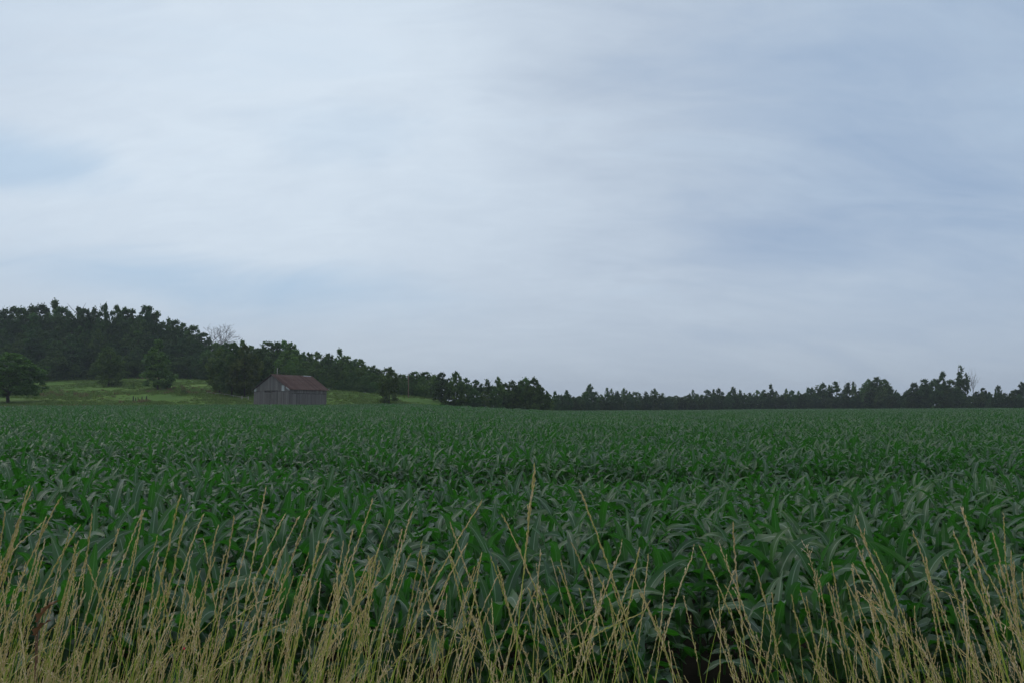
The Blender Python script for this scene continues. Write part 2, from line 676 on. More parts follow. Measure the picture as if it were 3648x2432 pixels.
# ------------------------------------------------------------------ scatter by geometry nodes
def scatter(name, protos, P, rot, scl, idx, label, cat, kind='stuff', group=None):
    me = mesh_np(name, P, [], [])
    for an, arr, ty in (('rot', rot, 'FLOAT_VECTOR'), ('scl', scl, 'FLOAT_VECTOR'), ):
        a = me.attributes.new(an, ty, 'POINT')
        a.data.foreach_set('vector', np.asarray(arr, dtype=np.float32).ravel())
    a = me.attributes.new('idx', 'INT', 'POINT')
    a.data.foreach_set('value', np.asarray(idx, dtype=np.int32))
    o = obj(name, me)
    tag(o, label, cat, group, kind)
    ng = bpy.data.node_groups.new(name + '_scatter', 'GeometryNodeTree')
    ng.interface.new_socket('Geometry', in_out='INPUT', socket_type='NodeSocketGeometry')
    ng.interface.new_socket('Geometry', in_out='OUTPUT', socket_type='NodeSocketGeometry')
    gi = ng.nodes.new('NodeGroupInput')
    go = ng.nodes.new('NodeGroupOutput')
    j = ng.nodes.new('GeometryNodeJoinGeometry')
    for p in protos:
        q = ng.nodes.new('GeometryNodeObjectInfo')
        q.inputs['Object'].default_value = p
        q.inputs['As Instance'].default_value = True
        ng.links.new(q.outputs['Geometry'], j.inputs[0])
    iop = ng.nodes.new('GeometryNodeInstanceOnPoints')
    ng.links.new(gi.outputs[0], iop.inputs['Points'])
    ng.links.new(j.outputs[0], iop.inputs['Instance'])
    iop.inputs['Pick Instance'].default_value = True
    for an, ty, sock in (('idx', 'INT', 'Instance Index'), ('rot', 'FLOAT_VECTOR', 'Rotation'), ('scl', 'FLOAT_VECTOR', 'Scale')):
        q = ng.nodes.new('GeometryNodeInputNamedAttribute')
        q.data_type = ty
        q.inputs['Name'].default_value = an
        ng.links.new(q.outputs['Attribute'], iop.inputs[sock])
    ng.links.new(iop.outputs[0], go.inputs[0])
    md = o.modifiers.new('scatter', 'NODES')
    md.node_group = ng
    return o


def proto(name, me):
    return bpy.data.objects.new(name, me)


# ------------------------------------------------------------------ corn
def leaf_arrays(rg, Lf, W, a0, bend, segs=12, across=(-1, -.5, 0, .5, 1), wave=1.0, fold=0.28, twist=0.0, sweep=0.0):
    t = np.linspace(0, 1, segs + 1)
    phi = a0 + bend * t ** 1.5
    ds = Lf / segs
    x = np.concatenate([[0], np.cumsum(np.sin((phi[:-1] + phi[1:]) / 2) * ds)])
    z = np.concatenate([[0], np.cumsum(np.cos((phi[:-1] + phi[1:]) / 2) * ds)])
    y = sweep * t ** 2 * Lf
    w = 0.5 * W * np.minimum(1, 0.5 + 2.2 * t) * np.clip(1 - t ** 2.4, 0, 1) ** 0.75
    w[-1] = 0.0008
    Tn = np.stack([np.sin(phi), np.zeros_like(t), np.cos(phi)], -1)
    Nn = np.stack([-np.cos(phi), np.zeros_like(t), np.sin(phi)], -1)   # up side of the leaf
    S0 = np.array([0, 1, 0.0])
    tw = twist * t
    Sd = np.cos(tw)[:, None] * S0 + np.sin(tw)[:, None] * Nn
    Nd = np.cos(tw)[:, None] * Nn - np.sin(tw)[:, None] * S0
    P = np.stack([x, y, z], -1)
    cols, uv = [], []
    ph = rg.uniform(0, 6.28, 2)
    fr = rg.uniform(1.8, 3.6, 2)
    for s in across:
        k = 0 if s < 0 else 1
        wv = wave * 0.30 * np.sin(2 * math.pi * fr[k] * t + ph[k]) * w * abs(s) ** 2
        c = P + Sd * (w * s)[:, None] + Nd * (abs(s) * w * fold * (1 - 0.5 * t) + wv)[:, None]
        cols.append(c)
        uv.append(np.stack([np.full_like(t, s * 0.5 + 0.5), t], -1))
    na = len(across)
    V = np.stack(cols, 1).reshape(-1, 3)
    U = np.stack(uv, 1).reshape(-1, 2)
    i = np.arange(segs)[:, None] * na + np.arange(na - 1)[None, :]
    Q = np.stack([i, i + 1, i + na + 1, i + na], -1).reshape(-1, 4)
    return V, Q, U


def leaf_params(rg, kind):
    if kind == 'arch':
        return dict(Lf=rg.uniform(.58, .76), W=rg.uniform(.100, .130), a0=R(rg.uniform(28, 52)), bend=R(rg.uniform(75, 125)), twist=rg.uniform(-1.1, 1.1), sweep=rg.uniform(-.3, .3), wave=2.3)
    if kind == 'mid':
        return dict(Lf=rg.uniform(.50, .68), W=rg.uniform(.096, .124), a0=R(rg.uniform(20, 42)), bend=R(rg.uniform(75, 125)), twist=rg.uniform(-1.3, 1.3), sweep=rg.uniform(-.3, .3), wave=2.1)
    return dict(Lf=rg.uniform(.40, .58), W=rg.uniform(.074, .100), a0=R(rg.uniform(4, 26)), bend=R(rg.uniform(14, 110)), twist=rg.uniform(-1.3, 1.3), sweep=rg.uniform(-.15, .15), wave=.9, fold=.45)


LEAVES = {}
for kind, n in (('arch', 9), ('mid', 8), ('top', 7)):
    LEAVES[kind] = []
    for q in range(n):
        V, Q, U = leaf_arrays(rng, **leaf_params(rng, kind))
        LEAVES[kind].append(mesh_np('corn_leaf_' + kind, V, Q, M_LEAF, uv=U))


def stalk_mesh(h=0.95):
    a = Acc()
    z = np.linspace(0, h, 7)
    a.tube(np.stack([z * 0.02, z * 0.01, z], -1), 0.014 - 0.009 * z / h, 6)
    return a.mesh('corn_stalk', M_STALK, True)


STALK = stalk_mesh()


def corn_layout(rg):
    """list of (kind, variant, z, azimuth, scale) for one plant"""
    out = []
    az = rg.uniform(0, 2 * math.pi)
    n = rg.integers(8, 11)
    for k in range(n):
        f = k / (n - 1)
        z = 0.10 + 0.80 * f
        kind = 'arch' if f < 0.60 else ('mid' if f < 0.88 else 'top')
        s = (0.70 + 0.9 * f if f < .35 else 1.0) * rg.uniform(.9, 1.1)
        out.append((kind, rg.integers(0, len(LEAVES[kind])), z, az + k * math.pi + rg.normal(0, .45), min(s, 1.12)))
    return out


def plant_arrays(rg, lod):
    segs, across = ((8, (-1, 0, 1)) if lod == 1 else (5, (-1, 1)))
    a_V, a_Q, a_U, n = [], [], [], 0
    for kind, vi, z, az, s in corn_layout(rg):
        if lod == 2 and z < 0.35:
            continue
        V, Q, U = leaf_arrays(rg, segs=segs, across=across, **leaf_params(rg, kind))
        V = V * s * np.array([1, 1.12, 1])
        c, sn = math.cos(az), math.sin(az)
        V = V @ np.array([[c, -sn, 0], [sn, c, 0], [0, 0, 1]]).T + np.array([z * 0.02, 0, z])
        a_V.append(V)
        a_Q.append(Q + n)
        a_U.append(U)
        n += len(V)
    return np.concatenate(a_V), np.concatenate(a_Q), np.concatenate(a_U)


PS = 0.80            # plant scale: the corn stands about a metre tall
ROW = 0.61
HEAD_Y = 16.2          # end rows run along the road up to here; a gap, then the main rows
pts = []
yrow = 5.35
while yrow < HEAD_Y:
    half = yrow * 0.80 + 1.5
    x = -half
    while x < half:
        pts.append((x + rng.normal(0, .025), yrow + rng.normal(0, .05)))
        x += 0.155 * (1 + 0.25 * rng.normal())
    yrow += ROW
pts = np.array(pts)
# fewer plants at the wheel gap right of the middle where the photo looks into the stand
gap = (pts[:, 1] < 6.1) & (np.abs(pts[:, 0] / pts[:, 1] - 0.235) < 0.06)
pts = pts[~gap | (rng.random(len(pts)) < 0.15)]
inview = np.abs(pts[:, 0] / pts[:, 1]) < 0.70
order = np.argsort(pts[:, 1] + np.where(inview, 0, 100) + 0.0)
near = pts[order[:300]]
rest = pts[order[300:]]
for x, y in near:
    root = empty('corn_plant', (x, y, gz(x, y)), 0)
    root.rotation_euler = (rnd.gauss(0, .05), rnd.gauss(0, .05), rnd.uniform(0, 6.28))
    s = rnd.uniform(.86, 1.18) * PS
    root.scale = (s, s, s)
    if y < 5.66:
        tag(root, 'corn plant of the very first row, its lower leaves bare to the verge', 'corn plant', 'corn plants of the first row')
    else:
        tag(root, 'leafy green corn plant close behind the first row', 'corn plant', 'corn plants close behind the first row')
    obj('stalk', STALK, root)
    for kind, vi, z, az, ls in corn_layout(rng):
        o = obj('leaf', LEAVES[kind][vi], root, (z * 0.02, 0, z), (rnd.gauss(0, .06), rnd.gauss(0, .08), az), (ls, ls, ls))

MIDP = []
for q in range(16):
    V, Q, U = plant_arrays(rng, 1)
    MIDP.append(proto('corn_mid', mesh_np('corn_mid', V, Q, M_LEAF, uv=U)))
pm = [rest]
yrow = HEAD_Y + 1.1
lst = []
while yrow < 46:
    half = yrow * 0.74 + 3
    xx = np.arange(-half, half, 0.155)
    xx = xx + rng.normal(0, .03, len(xx))
    lst.append(np.stack([xx, yrow + 0.02 * xx + rng.normal(0, .06, len(xx))], -1))
    yrow += ROW
pm = np.concatenate([rest] + lst)
hn = 0.5 + 0.5 * np.sin(pm[:, 0] * 0.31 + 1) * np.sin(pm[:, 1] * 0.43 + pm[:, 0] * .1)
sz = rng.normal(1.02, .085, len(pm)) + 0.07 * (hn - .5)
ppc = pm[:, 0] / pm[:, 1] * F + 1824
dipc = np.interp(ppc, [0, 900, 1500, 2200, 3200], [20.0, 18.0, 14.6, 14.2, 15.5]) + .6 * np.sin(pm[:, 0] * .9)
dipa = np.interp(ppc, [0, 900, 1500, 2200, 3200, 3800], [.42, .40, .42, .32, .22, .2])
P = np.stack([pm[:, 0], pm[:, 1], ground(pm[:, 0], pm[:, 1])], -1)
# plants beside the turning gap are stunted
sz = sz - dipa * np.exp(-((pm[:, 1] - dipc) / 1.5) ** 2)
rot = np.stack([rng.normal(0, .06, len(pm)), rng.normal(0, .06, len(pm)), rng.uniform(0, 6.28, len(pm))], -1)
scatter('corn_rows', MIDP, P, rot, np.repeat(sz[:, None] * PS, 3, 1), rng.integers(0, len(MIDP), len(pm)),
        'dense rows of dark green corn filling the middle of the field', 'corn')

PATCH = 3.66
PP = []
for q in range(7):
    Vs, Qs, Us, n = [], [], [], 0
    base = [plant_arrays(rng, 2) for _ in range(14)]
    for r_ in range(6):
        yy = -PATCH / 2 + ROW * (r_ + .5)
        for xx in np.arange(-PATCH / 2, PATCH / 2 - 0.01, 0.17):
            V, Q, U = base[rng.integers(0, 14)]
            az = rng.uniform(0, 6.28)
            c, sn = math.cos(az), math.sin(az)
            s = rng.normal(1.03, .07) * PS
            V = (V @ np.array([[c, -sn, 0], [sn, c, 0], [0, 0, 1]]).T) * s + np.array([xx + rng.normal(0, .04), yy + rng.normal(0, .08), 0])
            Vs.append(V)
            Qs.append(Q + n)
            Us.append(U)
            n += len(V)
    PP.append(proto('corn_patch', mesh_np('corn_patch', np.concatenate(Vs), np.concatenate(Qs), M_LEAF, uv=np.concatenate(Us))))
gx, gy = [], []
for yy in np.arange(46 + PATCH / 2, 345, PATCH):
    half = yy * 0.70 + 6
    k = math.ceil(half / PATCH)
    xx = (np.arange(-k, k + 1)) * PATCH
    gx.append(xx)
    gy.append(np.full(len(xx), yy) + 0.0)
gx, gy = np.concatenate(gx), np.concatenate(gy)
D = prof(gx, gy)[0]
# keep clear of the barn
ok = (gy + PATCH / 2 < D + 1.0)
gx, gy = gx[ok], gy[ok]
e = 1.0
gzv = ground(gx, gy)
slx = (ground(gx + e, gy) - ground(gx - e, gy)) / (2 * e)
sly = (ground(gx, gy + e) - ground(gx, gy - e)) / (2 * e)
rot = np.stack([np.arctan(sly), -np.arctan(slx), rng.integers(0, 2, len(gx)) * math.pi], -1)
s3 = np.ones((len(gx), 3))
s3[:, 2] = 1 + rng.normal(0, .03, len(gx))
scatter('corn_field', PP, np.stack([gx, gy, gzv], -1), rot, s3, rng.integers(0, len(PP), len(gx)),
        'far part of the green corn field reaching the trees', 'corn')

# ------------------------------------------------------------------ trees
def crown_mesh(kind, seed, H=12.0):
    rg = np.random.default_rng(seed)
    cl, cw = [], []
    ph = rg.uniform(0, 6.28, 4)

    def lob(a, z):
        return 1 + .22 * np.sin(2 * a + ph[0] + z * .5) + .16 * np.sin(3 * a + ph[1] - z * .8) + .12 * np.sin(5 * a + ph[2] + z)
    if kind == 'round':
        Rm, z0, nc = 4.0, .06, 170
        pr = lambda f: np.clip(np.sin(np.clip(f * .92 + .10, 0, 1) * math.pi) ** .55, .12, 1)
    elif kind == 'oval':
        Rm, z0, nc = 3.2, .04, 130
        pr = lambda f: np.clip((1 - f ** 2.6) ** .6 * (0.72 + .28 * np.minimum(1, f * 4)), .10, 1)
    elif kind == 'cone':
        Rm, z0, nc = 3.0, .05, 110
        pr = lambda f: np.clip((1 - f) ** .75 * (.7 + .3 * np.minimum(1, f * 5)), .07, 1)
    elif kind == 'spread':
        Rm, z0, nc = 5.2, .17, 230
        pr = lambda f: np.clip(np.sin(np.clip(f * .80 + .20, 0, 1) * math.pi) ** .6, .15, 1)
    elif kind == 'sparse':
        Rm, z0, nc = 2.5, .10, 48
        pr = lambda f: np.clip(.75 + .25 * np.sin(f * 7 + ph[3]), .3, 1) * np.clip(1.25 - f, .25, 1)
    else:  # 'bush'
        Rm, z0, nc = 5.5, .0, 120
        pr = lambda f: np.clip((1 - f ** 2) ** .5, .1, 1)
    for q in range(nc):
        f = rg.random() ** .9
        if kind != 'bush' and f > .66 and rg.random() < .45:
            f *= .7
        z = H * (z0 + (1 - z0 - .05) * f)
        a = rg.uniform(0, 6.28)
        rr = Rm * pr(f) * lob(a, z) * rg.uniform(.25, 1) ** .5
        cl.append((rr * math.cos(a), rr * math.sin(a), z))
        cw.append(rg.uniform(.50, 1.05) * (.8 if kind == 'sparse' else 1) * (1.0 - .30 * f))
    # leaders that break the outline at the top
    if kind != 'bush':
        for q in range(rg.integers(2, 5)):
            a = rg.uniform(0, 6.28)
            rr = Rm * rg.uniform(.05, .80)
            zt = H * rg.uniform(.86, .97) - (rr / Rm) * H * .18
            for k in range(5):
                cl.append((rr * math.cos(a) + rg.normal(0, .10 + .10 * k), rr * math.sin(a) + rg.normal(0, .10 + .10 * k), zt - k * rg.uniform(.45, .75)))
                cw.append((.24 + .15 * k) * rg.uniform(.7, 1.2))
    cl, cw = np.array(cl), np.array(cw)
    nl = np.maximum(12, (cw ** 2 * 135).astype(int))
    if kind == 'sparse':
        nl = (nl * 1.1).astype(int)
    ci = np.repeat(np.arange(len(cl)), nl)
    n = len(ci)
    d = rg.normal(size=(n, 3))
    d /= np.linalg.norm(d, axis=1)[:, None]
    rad = cw[ci] * (.30 + .52 * np.abs(rg.normal(0, 1, n)))
    Cc = cl[ci] + d * rad[:, None] * np.array([1, 1, .8])
    Cc[:, 2] = np.maximum(Cc[:, 2], .15)
    nrm = rg.normal(size=(n, 3)) + np.array([0, 0, .5])
    nrm /= np.linalg.norm(nrm, axis=1)[:, None]
    A = np.cross(nrm, rg.normal(size=(n, 3)))
    A /= np.linalg.norm(A, axis=1)[:, None]
    B = np.cross(nrm, A)
    sz = rg.uniform(.15, .34, n)[:, None]
    V = np.stack([Cc - A * sz, Cc + B * sz * .55, Cc + A * sz, Cc - B * sz * .55], 1).reshape(-1, 3)
    Q = np.arange(n * 4).reshape(-1, 4)
    ct = rg.uniform(.1, .9, len(cl))
    tn = np.repeat(np.clip(ct[ci] + rg.normal(0, .12, n), 0, 1), 4)
    return mesh_np('crown_' + kind, V, Q, M_CROWN, tone=tn, smooth=False)


def trunk_mesh(kind, seed, H=12.0):
    rg = np.random.default_rng(seed + 500)
    a = Acc()
    top = {'sparse': .93, 'spread': .5, 'bush': .35}.get(kind, .8)
    z = np.linspace(-.3, H * top, 8)
    bx = np.cumsum(rg.normal(0, .10, 8))
    by = np.cumsum(rg.normal(0, .10, 8))
    bx -= bx[0]
    by -= by[0]
    r0 = .30 if kind == 'spread' else .22
    a.tube(np.stack([bx, by, z], -1), r0 * (1 - .8 * np.linspace(0, 1, 8)), 7)
    for q in range(9 if kind in ('sparse', 'spread') else 6):
        k = rg.integers(2, 7)
        s = np.array([bx[k], by[k], z[k]])
        an = rg.uniform(0, 6.28)
        ln = rg.uniform(1.4, 3.2) * (1.3 if kind == 'spread' else .8)
        tt = np.linspace(0, 1, 5)
        Pb = s + np.stack([np.cos(an) * ln * tt, np.sin(an) * ln * tt, ln * (.5 * tt + .35 * tt ** 2)], -1) + rg.normal(0, .06, (5, 3)) * tt[:, None]
        a.tube(Pb, .09 * (1 - .75 * tt), 5)
    return a.mesh('trunk_' + kind, M_BARK, True)


TREES = {}
RM = {'round': 4.4, 'oval': 3.4, 'cone': 3.2, 'spread': 5.8, 'sparse': 2.7, 'bush': 6.0}
for kind, n in (('round', 6), ('oval', 6), ('cone', 3), ('spread', 2), ('sparse', 4), ('bush', 3)):
    TREES[kind] = [(crown_mesh(kind, 100 + 31 * q + len(kind)), trunk_mesh(kind, 77 * q + len(kind))) for q in range(n)]

WOOD = 'dark broadleaf tree inside the left hill wood, below its skyline'
G_WOOD = 'trees of the dense wood on the left hill'
FARL = 'small dark tree standing in the distant bluish line beyond the corn'
G_FARL = 'trees of the distant line beyond the corn'
EDGE = 'bushy green tree in the thicket between the barn and the distant line'
G_EDGE = 'trees of the thicket right of the barn'


def tree(px, topy, hwpx, Yd, kind, label, cat='tree', group=None, color=(1, 1, 1), var=None, basey=None, name=None, bx=None):
    if basey is not None:
        bxx, Yd, bz = hit(px, basey)
    else:
        bxx = ray(px, 1420)[0] * Yd
        bz = gz(bxx, Yd)
    ztop = CAMZ + ray(px, topy)[1] * Yd
    H = max(1.0, ztop - bz)
    hw = hwpx / F * Yd
    vs = TREES[kind]
    cm, tm = vs[(var if var is not None else rnd.randrange(len(vs))) % len(vs)]
    root = empty(name or 'tree', (bxx, Yd, bz), rnd.uniform(0, 6.28))
    sx = hw / RM[kind]
    szz = H / (12.0 if kind != 'bush' else 11.6)
    root.scale = (sx, sx, szz)
    tag(root, label, cat, group)
    c = obj('crown', cm, root)
    j = rnd.uniform(.78, 1.30)
    h_ = rnd.uniform(-.12, .12)
    c.color = (color[0] * j * (1 + h_), color[1] * j, color[2] * j * (1 - h_), 1)
    if kind != 'bush':
        obj('trunk', tm, root)
    return root


DK = (.85, .95, .90)
NB = (1.15, 1.25, 1.0)
# skyline of the wooded hill
sky1 = [(-60, 1090, 34), (-15, 1085, 30), (36, 1092, 28), (61, 1081, 26), (95, 1085, 28), (135, 1083, 30), (180, 1067, 24), (203, 1086, 26), (230, 1105, 26), (268, 1074, 20), (290, 1095, 24),
        (325, 1092, 24), (362, 1078, 20), (402, 1084, 22), (430, 1094, 24), (455, 1096, 24), (511, 1083, 30), (545, 1108, 26), (589, 1131, 22), (616, 1135, 20), (645, 1148, 26), (679, 1154, 22), (718, 1180, 24), (-110, 1088, 34), (-160, 1095, 34)]
for q, (px, ty, hw) in enumerate(sky1):
    lab, grp = WOOD, G_WOOD
    col_ = DK
    kind = rnd.choice(['round', 'round', 'oval'])
    if px == 180:
        lab, grp, kind = 'tallest spire-topped tree on the skyline of the left wood', None, 'cone'
    if px == 268:
        lab, grp, kind = 'narrow tree standing free of its neighbours on the wood skyline, left of the gap', None, 'sparse'
    if px == 511:
        lab, grp, kind, col_ = 'paler round-topped tree on the wood skyline above the lone pasture tree', None, 'oval', (1.0, 1.1, 1.2)
    if lab == WOOD:
        lab, grp = 'tree whose crown top forms part of the skyline of the left hill wood', 'skyline trees of the left hill wood'
    tree(px, ty, hw * 1.9, 284 + rnd.uniform(-6, 10), kind, lab, group=grp, color=col_)
# rows in front of the skyline
for row, (Yd, lo) in enumerate(((276, 34), (268, 80), (260, 120), (252, 175))):
    px = -190
    while px < 735:
        top = np.interp(px, [-200, 0, 180, 400, 520, 620, 740], [1095, 1092, 1078, 1090, 1098, 1138, 1195]) + lo + rnd.uniform(-10, 22)
        wl = np.interp(px, [0, 200, 430, 700], [1366, 1362, 1346, 1346])
        top = min(top, wl - 75)
        yy = Yd + rnd.uniform(-3, 3)
        bd = float(prof(np.array(ray(px, 1440)[0] * yy), np.array(yy))[2])
        if yy > bd - 2:
            tree(px, top, rnd.uniform(34, 46), yy, rnd.choice(['round', 'oval', 'round']), WOOD, group=G_WOOD, color=DK)
        px += rnd.uniform(40, 56)
# low leafy edge of the wood
px = -180
while px < 735:
    bd = float(prof(np.array(ray(px, 1440)[0] * 250.), np.array(250.))[2])
    wl = np.interp(px, [0, 200, 430, 700], [1366, 1362, 1346, 1346])
    tree(px, wl - rnd.uniform(38, 62), rnd.uniform(22, 32), bd + rnd.uniform(-1, 1), 'bush', 'low dark bush closing the foot of the left wood above the pasture', 'bush', 'bushes along the foot of the left wood', color=DK, name='bush')
    px += rnd.uniform(32, 44)

# middle part: wood behind the barn
mid = [(765, 1210, 26, 255), (800, 1214, 24, 250), (859, 1206, 16, 246), (892, 1228, 26, 250), (915, 1235, 24, 252), (935, 1210, 18, 248), (955, 1212, 24, 250), (985, 1217, 22, 250), (1008, 1210, 24, 252), (1030, 1215, 26, 248),
       (1050, 1240, 22, 246), (1077, 1250, 20, 252), (1095, 1250, 20, 254), (1130, 1249, 24, 250), (1166, 1254, 22, 252), (1207, 1240, 20, 246), (1232, 1264, 24, 244), (1262, 1275, 26, 242), (1282, 1276, 24, 240),
       (1329, 1298, 24, 236), (1346, 1312, 22, 236), (1431, 1326, 22, 234), (1476, 1320, 26, 234), (1514, 1321, 28, 236), (1549, 1332, 22, 232)]
special = {
    859: ('slender tree with a small tufted tip left of the bare tree branches end', 'cone'),
    935: ('tree with a knobbly hooked top on the skyline above the barn left side', 'sparse'),
    1030: ('paler green rounded tree on the skyline right above the barn roof', 'round'),
    1207: ('conifer-like pointed tree rising right of the barn roof', 'cone'),
    1282: ('broad dark round-headed tree ending the wood right of the barn', 'round'),
}
for px, ty, hw, Yd in mid:
    lab, kind = special.get(px, (None, None))
    c_ = (1.7, 2.0, 1.2) if px in (1030, 1050, 1008) else NB
    kk = kind or rnd.choice(['round', 'round', 'oval'])
    tree(px, ty, hw * 1.9, Yd, kk, lab or 'dark green tree in the wood that rises behind the grey barn', group=None if lab else 'trees of the wood behind the barn', color=c_)
for row, (dy, dd) in enumerate(((30, -6), (62, -12))):
    px = 760
    while px < 1560:
        top = np.interp(px, [760, 860, 940, 1030, 1080, 1200, 1290, 1350, 1550], [1222, 1225, 1222, 1222, 1255, 1255, 1285, 1312, 1330]) + dy * np.interp(px, [760, 1350, 1560], [1, .7, .55]) + rnd.uniform(-6, 12)
        Yd = np.interp(px, [760, 1000, 1350, 1560], [250, 250, 236, 232]) + dd
        bd = float(prof(np.array(ray(px, 1440)[0] * Yd), np.array(Yd))[2])
        tree(px, top, rnd.uniform(28, 38), max(Yd, bd + 1), rnd.choice(['round', 'oval', 'bush']), 'dark green tree in the wood that rises behind the grey barn', group='trees of the wood behind the barn',
             color=(1.5, 1.75, 1.1) if 960 < px < 1070 else NB)
        px += rnd.uniform(34, 46)
px = 1150
while px < 1540:
    Yd = float(prof(np.array(ray(px, 1440)[0] * 220.), np.array(220.))[2])
    tree(px, np.interp(px, [1150, 1540], [1340, 1372]) + rnd.uniform(-8, 8), rnd.uniform(20, 28), Yd + 1, 'bush', 'low dark bush at the pasture edge right of the barn', 'bush', 'bushes at the pasture edge right of the barn', color=NB, name='bush')
    px += rnd.uniform(26, 36)

# distinct trees standing in front
for px, ty, yy, hw in ((772, 1345, 210, 26), (803, 1350, 205, 28), (840, 1352, 200, 30), (882, 1356, 193, 30), (915, 1352, 196, 30)):
    tree(px, ty, hw, yy, 'bush', 'leafy skirt of brush at the foot of the clump beside the barn', 'bush', 'brush under the clump beside the barn', color=(1.0, .95, .85), name='bush')
tree(28, 1252, 125, 150, 'spread', 'broad low-branching tree with a short thick trunk at the left end of the pasture', color=(1.25, 1.5, 1.05), var=0, basey=1432)
tree(385, 1230, 56, 232, 'round', 'dim rounded tree standing before the wood, left of the pointed pasture tree', color=(1.25, 1.4, 1.25), basey=1376)
tree(562, 1208, 56, 205, 'cone', 'tall pointed green tree standing alone in the pasture above the old posts', color=(1.3, 1.5, 1.2), basey=1386)
tree(782, 1235, 52, 215, 'round', 'tree with leafy grey-green skirt left in the clump beside the barn', color=(1.6, 1.45, 1.3), basey=1398)
tree(825, 1215, 56, 205, 'round', 'dark tree in the middle of the clump beside the barn', color=(.95, .9, .85), basey=1408)
tree(872, 1222, 54, 195, 'round', 'brownish dark tree on the right of the clump beside the barn', color=(1.35, 1.05, .9), basey=1414)
tree(925, 1238, 56, 200, 'round', 'dark tree directly behind the left slope of the barn roof', color=(.9, .9, .8))
tree(1387, 1302, 44, 180, 'round', 'lone dark tree standing at the corn edge left of the brown pole', color=(.95, .95, .85), basey=1437)
tree(655, 1386, 13, 0, 'bush', 'small round bush alone on the pasture left of the barn', 'bush', basey=1401, name='bush')
tree(470, 1368, 12, 0, 'bush', 'low weedy bush at the foot of the hooked iron post', 'bush', basey=1384, name='bush', color=(1.2, 1.4, 1))
tree(1572, 1324, 34, 0, 'oval', 'dark tree with foliage to the ground left of the small gap at the field edge', basey=1430, color=(.95, .95, .9))
tree(1598, 1342, 22, 0, 'spread', 'small tree on a bare dark trunk at the field edge', basey=1438)
tree(1625, 1317, 32, 196, 'round', 'tallest many-topped tree left in the thicket at the field edge', color=NB)
tree(1840, 1428, 12, 0, 'bush', 'small light green cone-shaped bush at the corn edge', 'bush', basey=1457, name='bush', color=(1.9, 2.3, 1.4))
edge = [(1660, 1342, 20), (1698, 1349, 26), (1740, 1342, 16), (1774, 1337, 20), (1800, 1360, 24), (1828, 1351, 24), (1856, 1352, 22), (1874, 1334, 24), (1903, 1340, 26), (1930, 1376, 20)]
for px, ty, hw in edge:
    lab = {1740: 'gappy tree with bare twisting limbs in the thicket skyline', 1874: 'double-topped dark tree that ends the thicket before the far line, left top'}.get(px)
    tree(px, ty, hw * 1.6, 204 + rnd.uniform(-2, 6), 'sparse' if px == 1740 else 'round', lab or EDGE, group=None if lab else G_EDGE, color=NB)
for px, ty, hw, yy in ((1650, 1378, 30, 196), (1690, 1385, 32, 196), (1725, 1392, 30, 198), (1765, 1385, 34, 200), (1800, 1392, 32, 202), (1835, 1395, 30, 204), (1872, 1392, 34, 204), (1905, 1400, 30, 206)):
    tree(px, ty, hw, yy, 'bush', EDGE, group=G_EDGE, color=NB)
tree(1952, 1398, 26, 214, 'bush', 'rounded bushy tree at the right foot of the thicket, low against the far line', color=(1.0, 1.1, .85))
tree(1905, 1432, 22, 200, 'bush', 'low dark bush in front of the rounded bushy tree', 'bush', name='bush', color=NB)

# the distant line
far = [(1977, 1391, 10), (1995, 1398, 9), (2019, 1386, 13), (2040, 1412, 12), (2058, 1408, 12), (2077, 1418, 8), (2102, 1363, 24), (2140, 1400, 10), (2163, 1377, 9), (2178, 1380, 8), (2195, 1386, 12), (2224, 1380, 15), (2243, 1390, 8), (2264, 1388, 16), (2300, 1388, 10),
       (2331, 1381, 15), (2361, 1396, 9), (2376, 1412, 14), (2392, 1409, 14), (2416, 1411, 14), (2439, 1407, 14), (2457, 1398, 8), (2470, 1384, 8), (2484, 1396, 10), (2500, 1404, 12), (2520, 1386, 16), (2543, 1382, 7), (2560, 1379, 13), (2596, 1393, 12), (2611, 1373, 12), (2636, 1385, 8), (2652, 1395, 10), (2672, 1390, 12),
       (2700, 1386, 14), (2722, 1384, 10), (2746, 1366, 12), (2766, 1388, 9), (2785, 1402, 12), (2802, 1381, 9), (2822, 1386, 14), (2846, 1389, 9), (2870, 1396, 12), (2887, 1372, 16), (2912, 1366, 16), (2933, 1360, 18), (2955, 1366, 9), (2977, 1354, 15), (3005, 1384, 12),
       (3023, 1351, 14), (3041, 1347, 9), (3060, 1388, 14), (3085, 1360, 14), (3098, 1346, 18), (3124, 1339, 28), (3152, 1347, 22), (3172, 1380, 14), (3195, 1396, 18)]
fspec = {2102: ('tall open-crowned tree that towers over the left end of the far line', 'round'),
         2163: ('thin twiggy tree like a bare upright pole in the far line', 'sparse'),
         2746: ('spire-like tree rising above the even stretch of the far line', 'cone'),
         3023: ('see-through tree with horizontal tufts left of the big round tree', 'sparse'),
         3124: ('big round dense tree, widest crown of the far line', 'round')}
for px, ty, hw in far:
    lab, kind = fspec.get(px, (None, None))
    kk = kind or rnd.choice(['round', 'round', 'sparse', 'oval', 'round'])
    Yd = float(prof(np.array(ray(px, 1450)[0] * 300.), np.array(300.))[0]) + rnd.uniform(4, 10)
    m_ = 1.4 if px in (2102,) else 1.75
    tree(px, ty, hw * m_, Yd, kk, lab or FARL, group=None if lab else G_FARL, color=(1.1, 1.2, 1.15))
px = 1985
while px < 3250:
    Yd = float(prof(np.array(ray(px, 1450)[0] * 300.), np.array(300.))[0]) + rnd.uniform(1, 4)
    tree(px, rnd.uniform(1400, 1418), rnd.uniform(15, 24), Yd, rnd.choice(['bush', 'round']), 'low bushy tree filling the foot of the distant line', group='low growth of the distant line', color=(.8, .88, .95))
    px += rnd.uniform(17, 26)

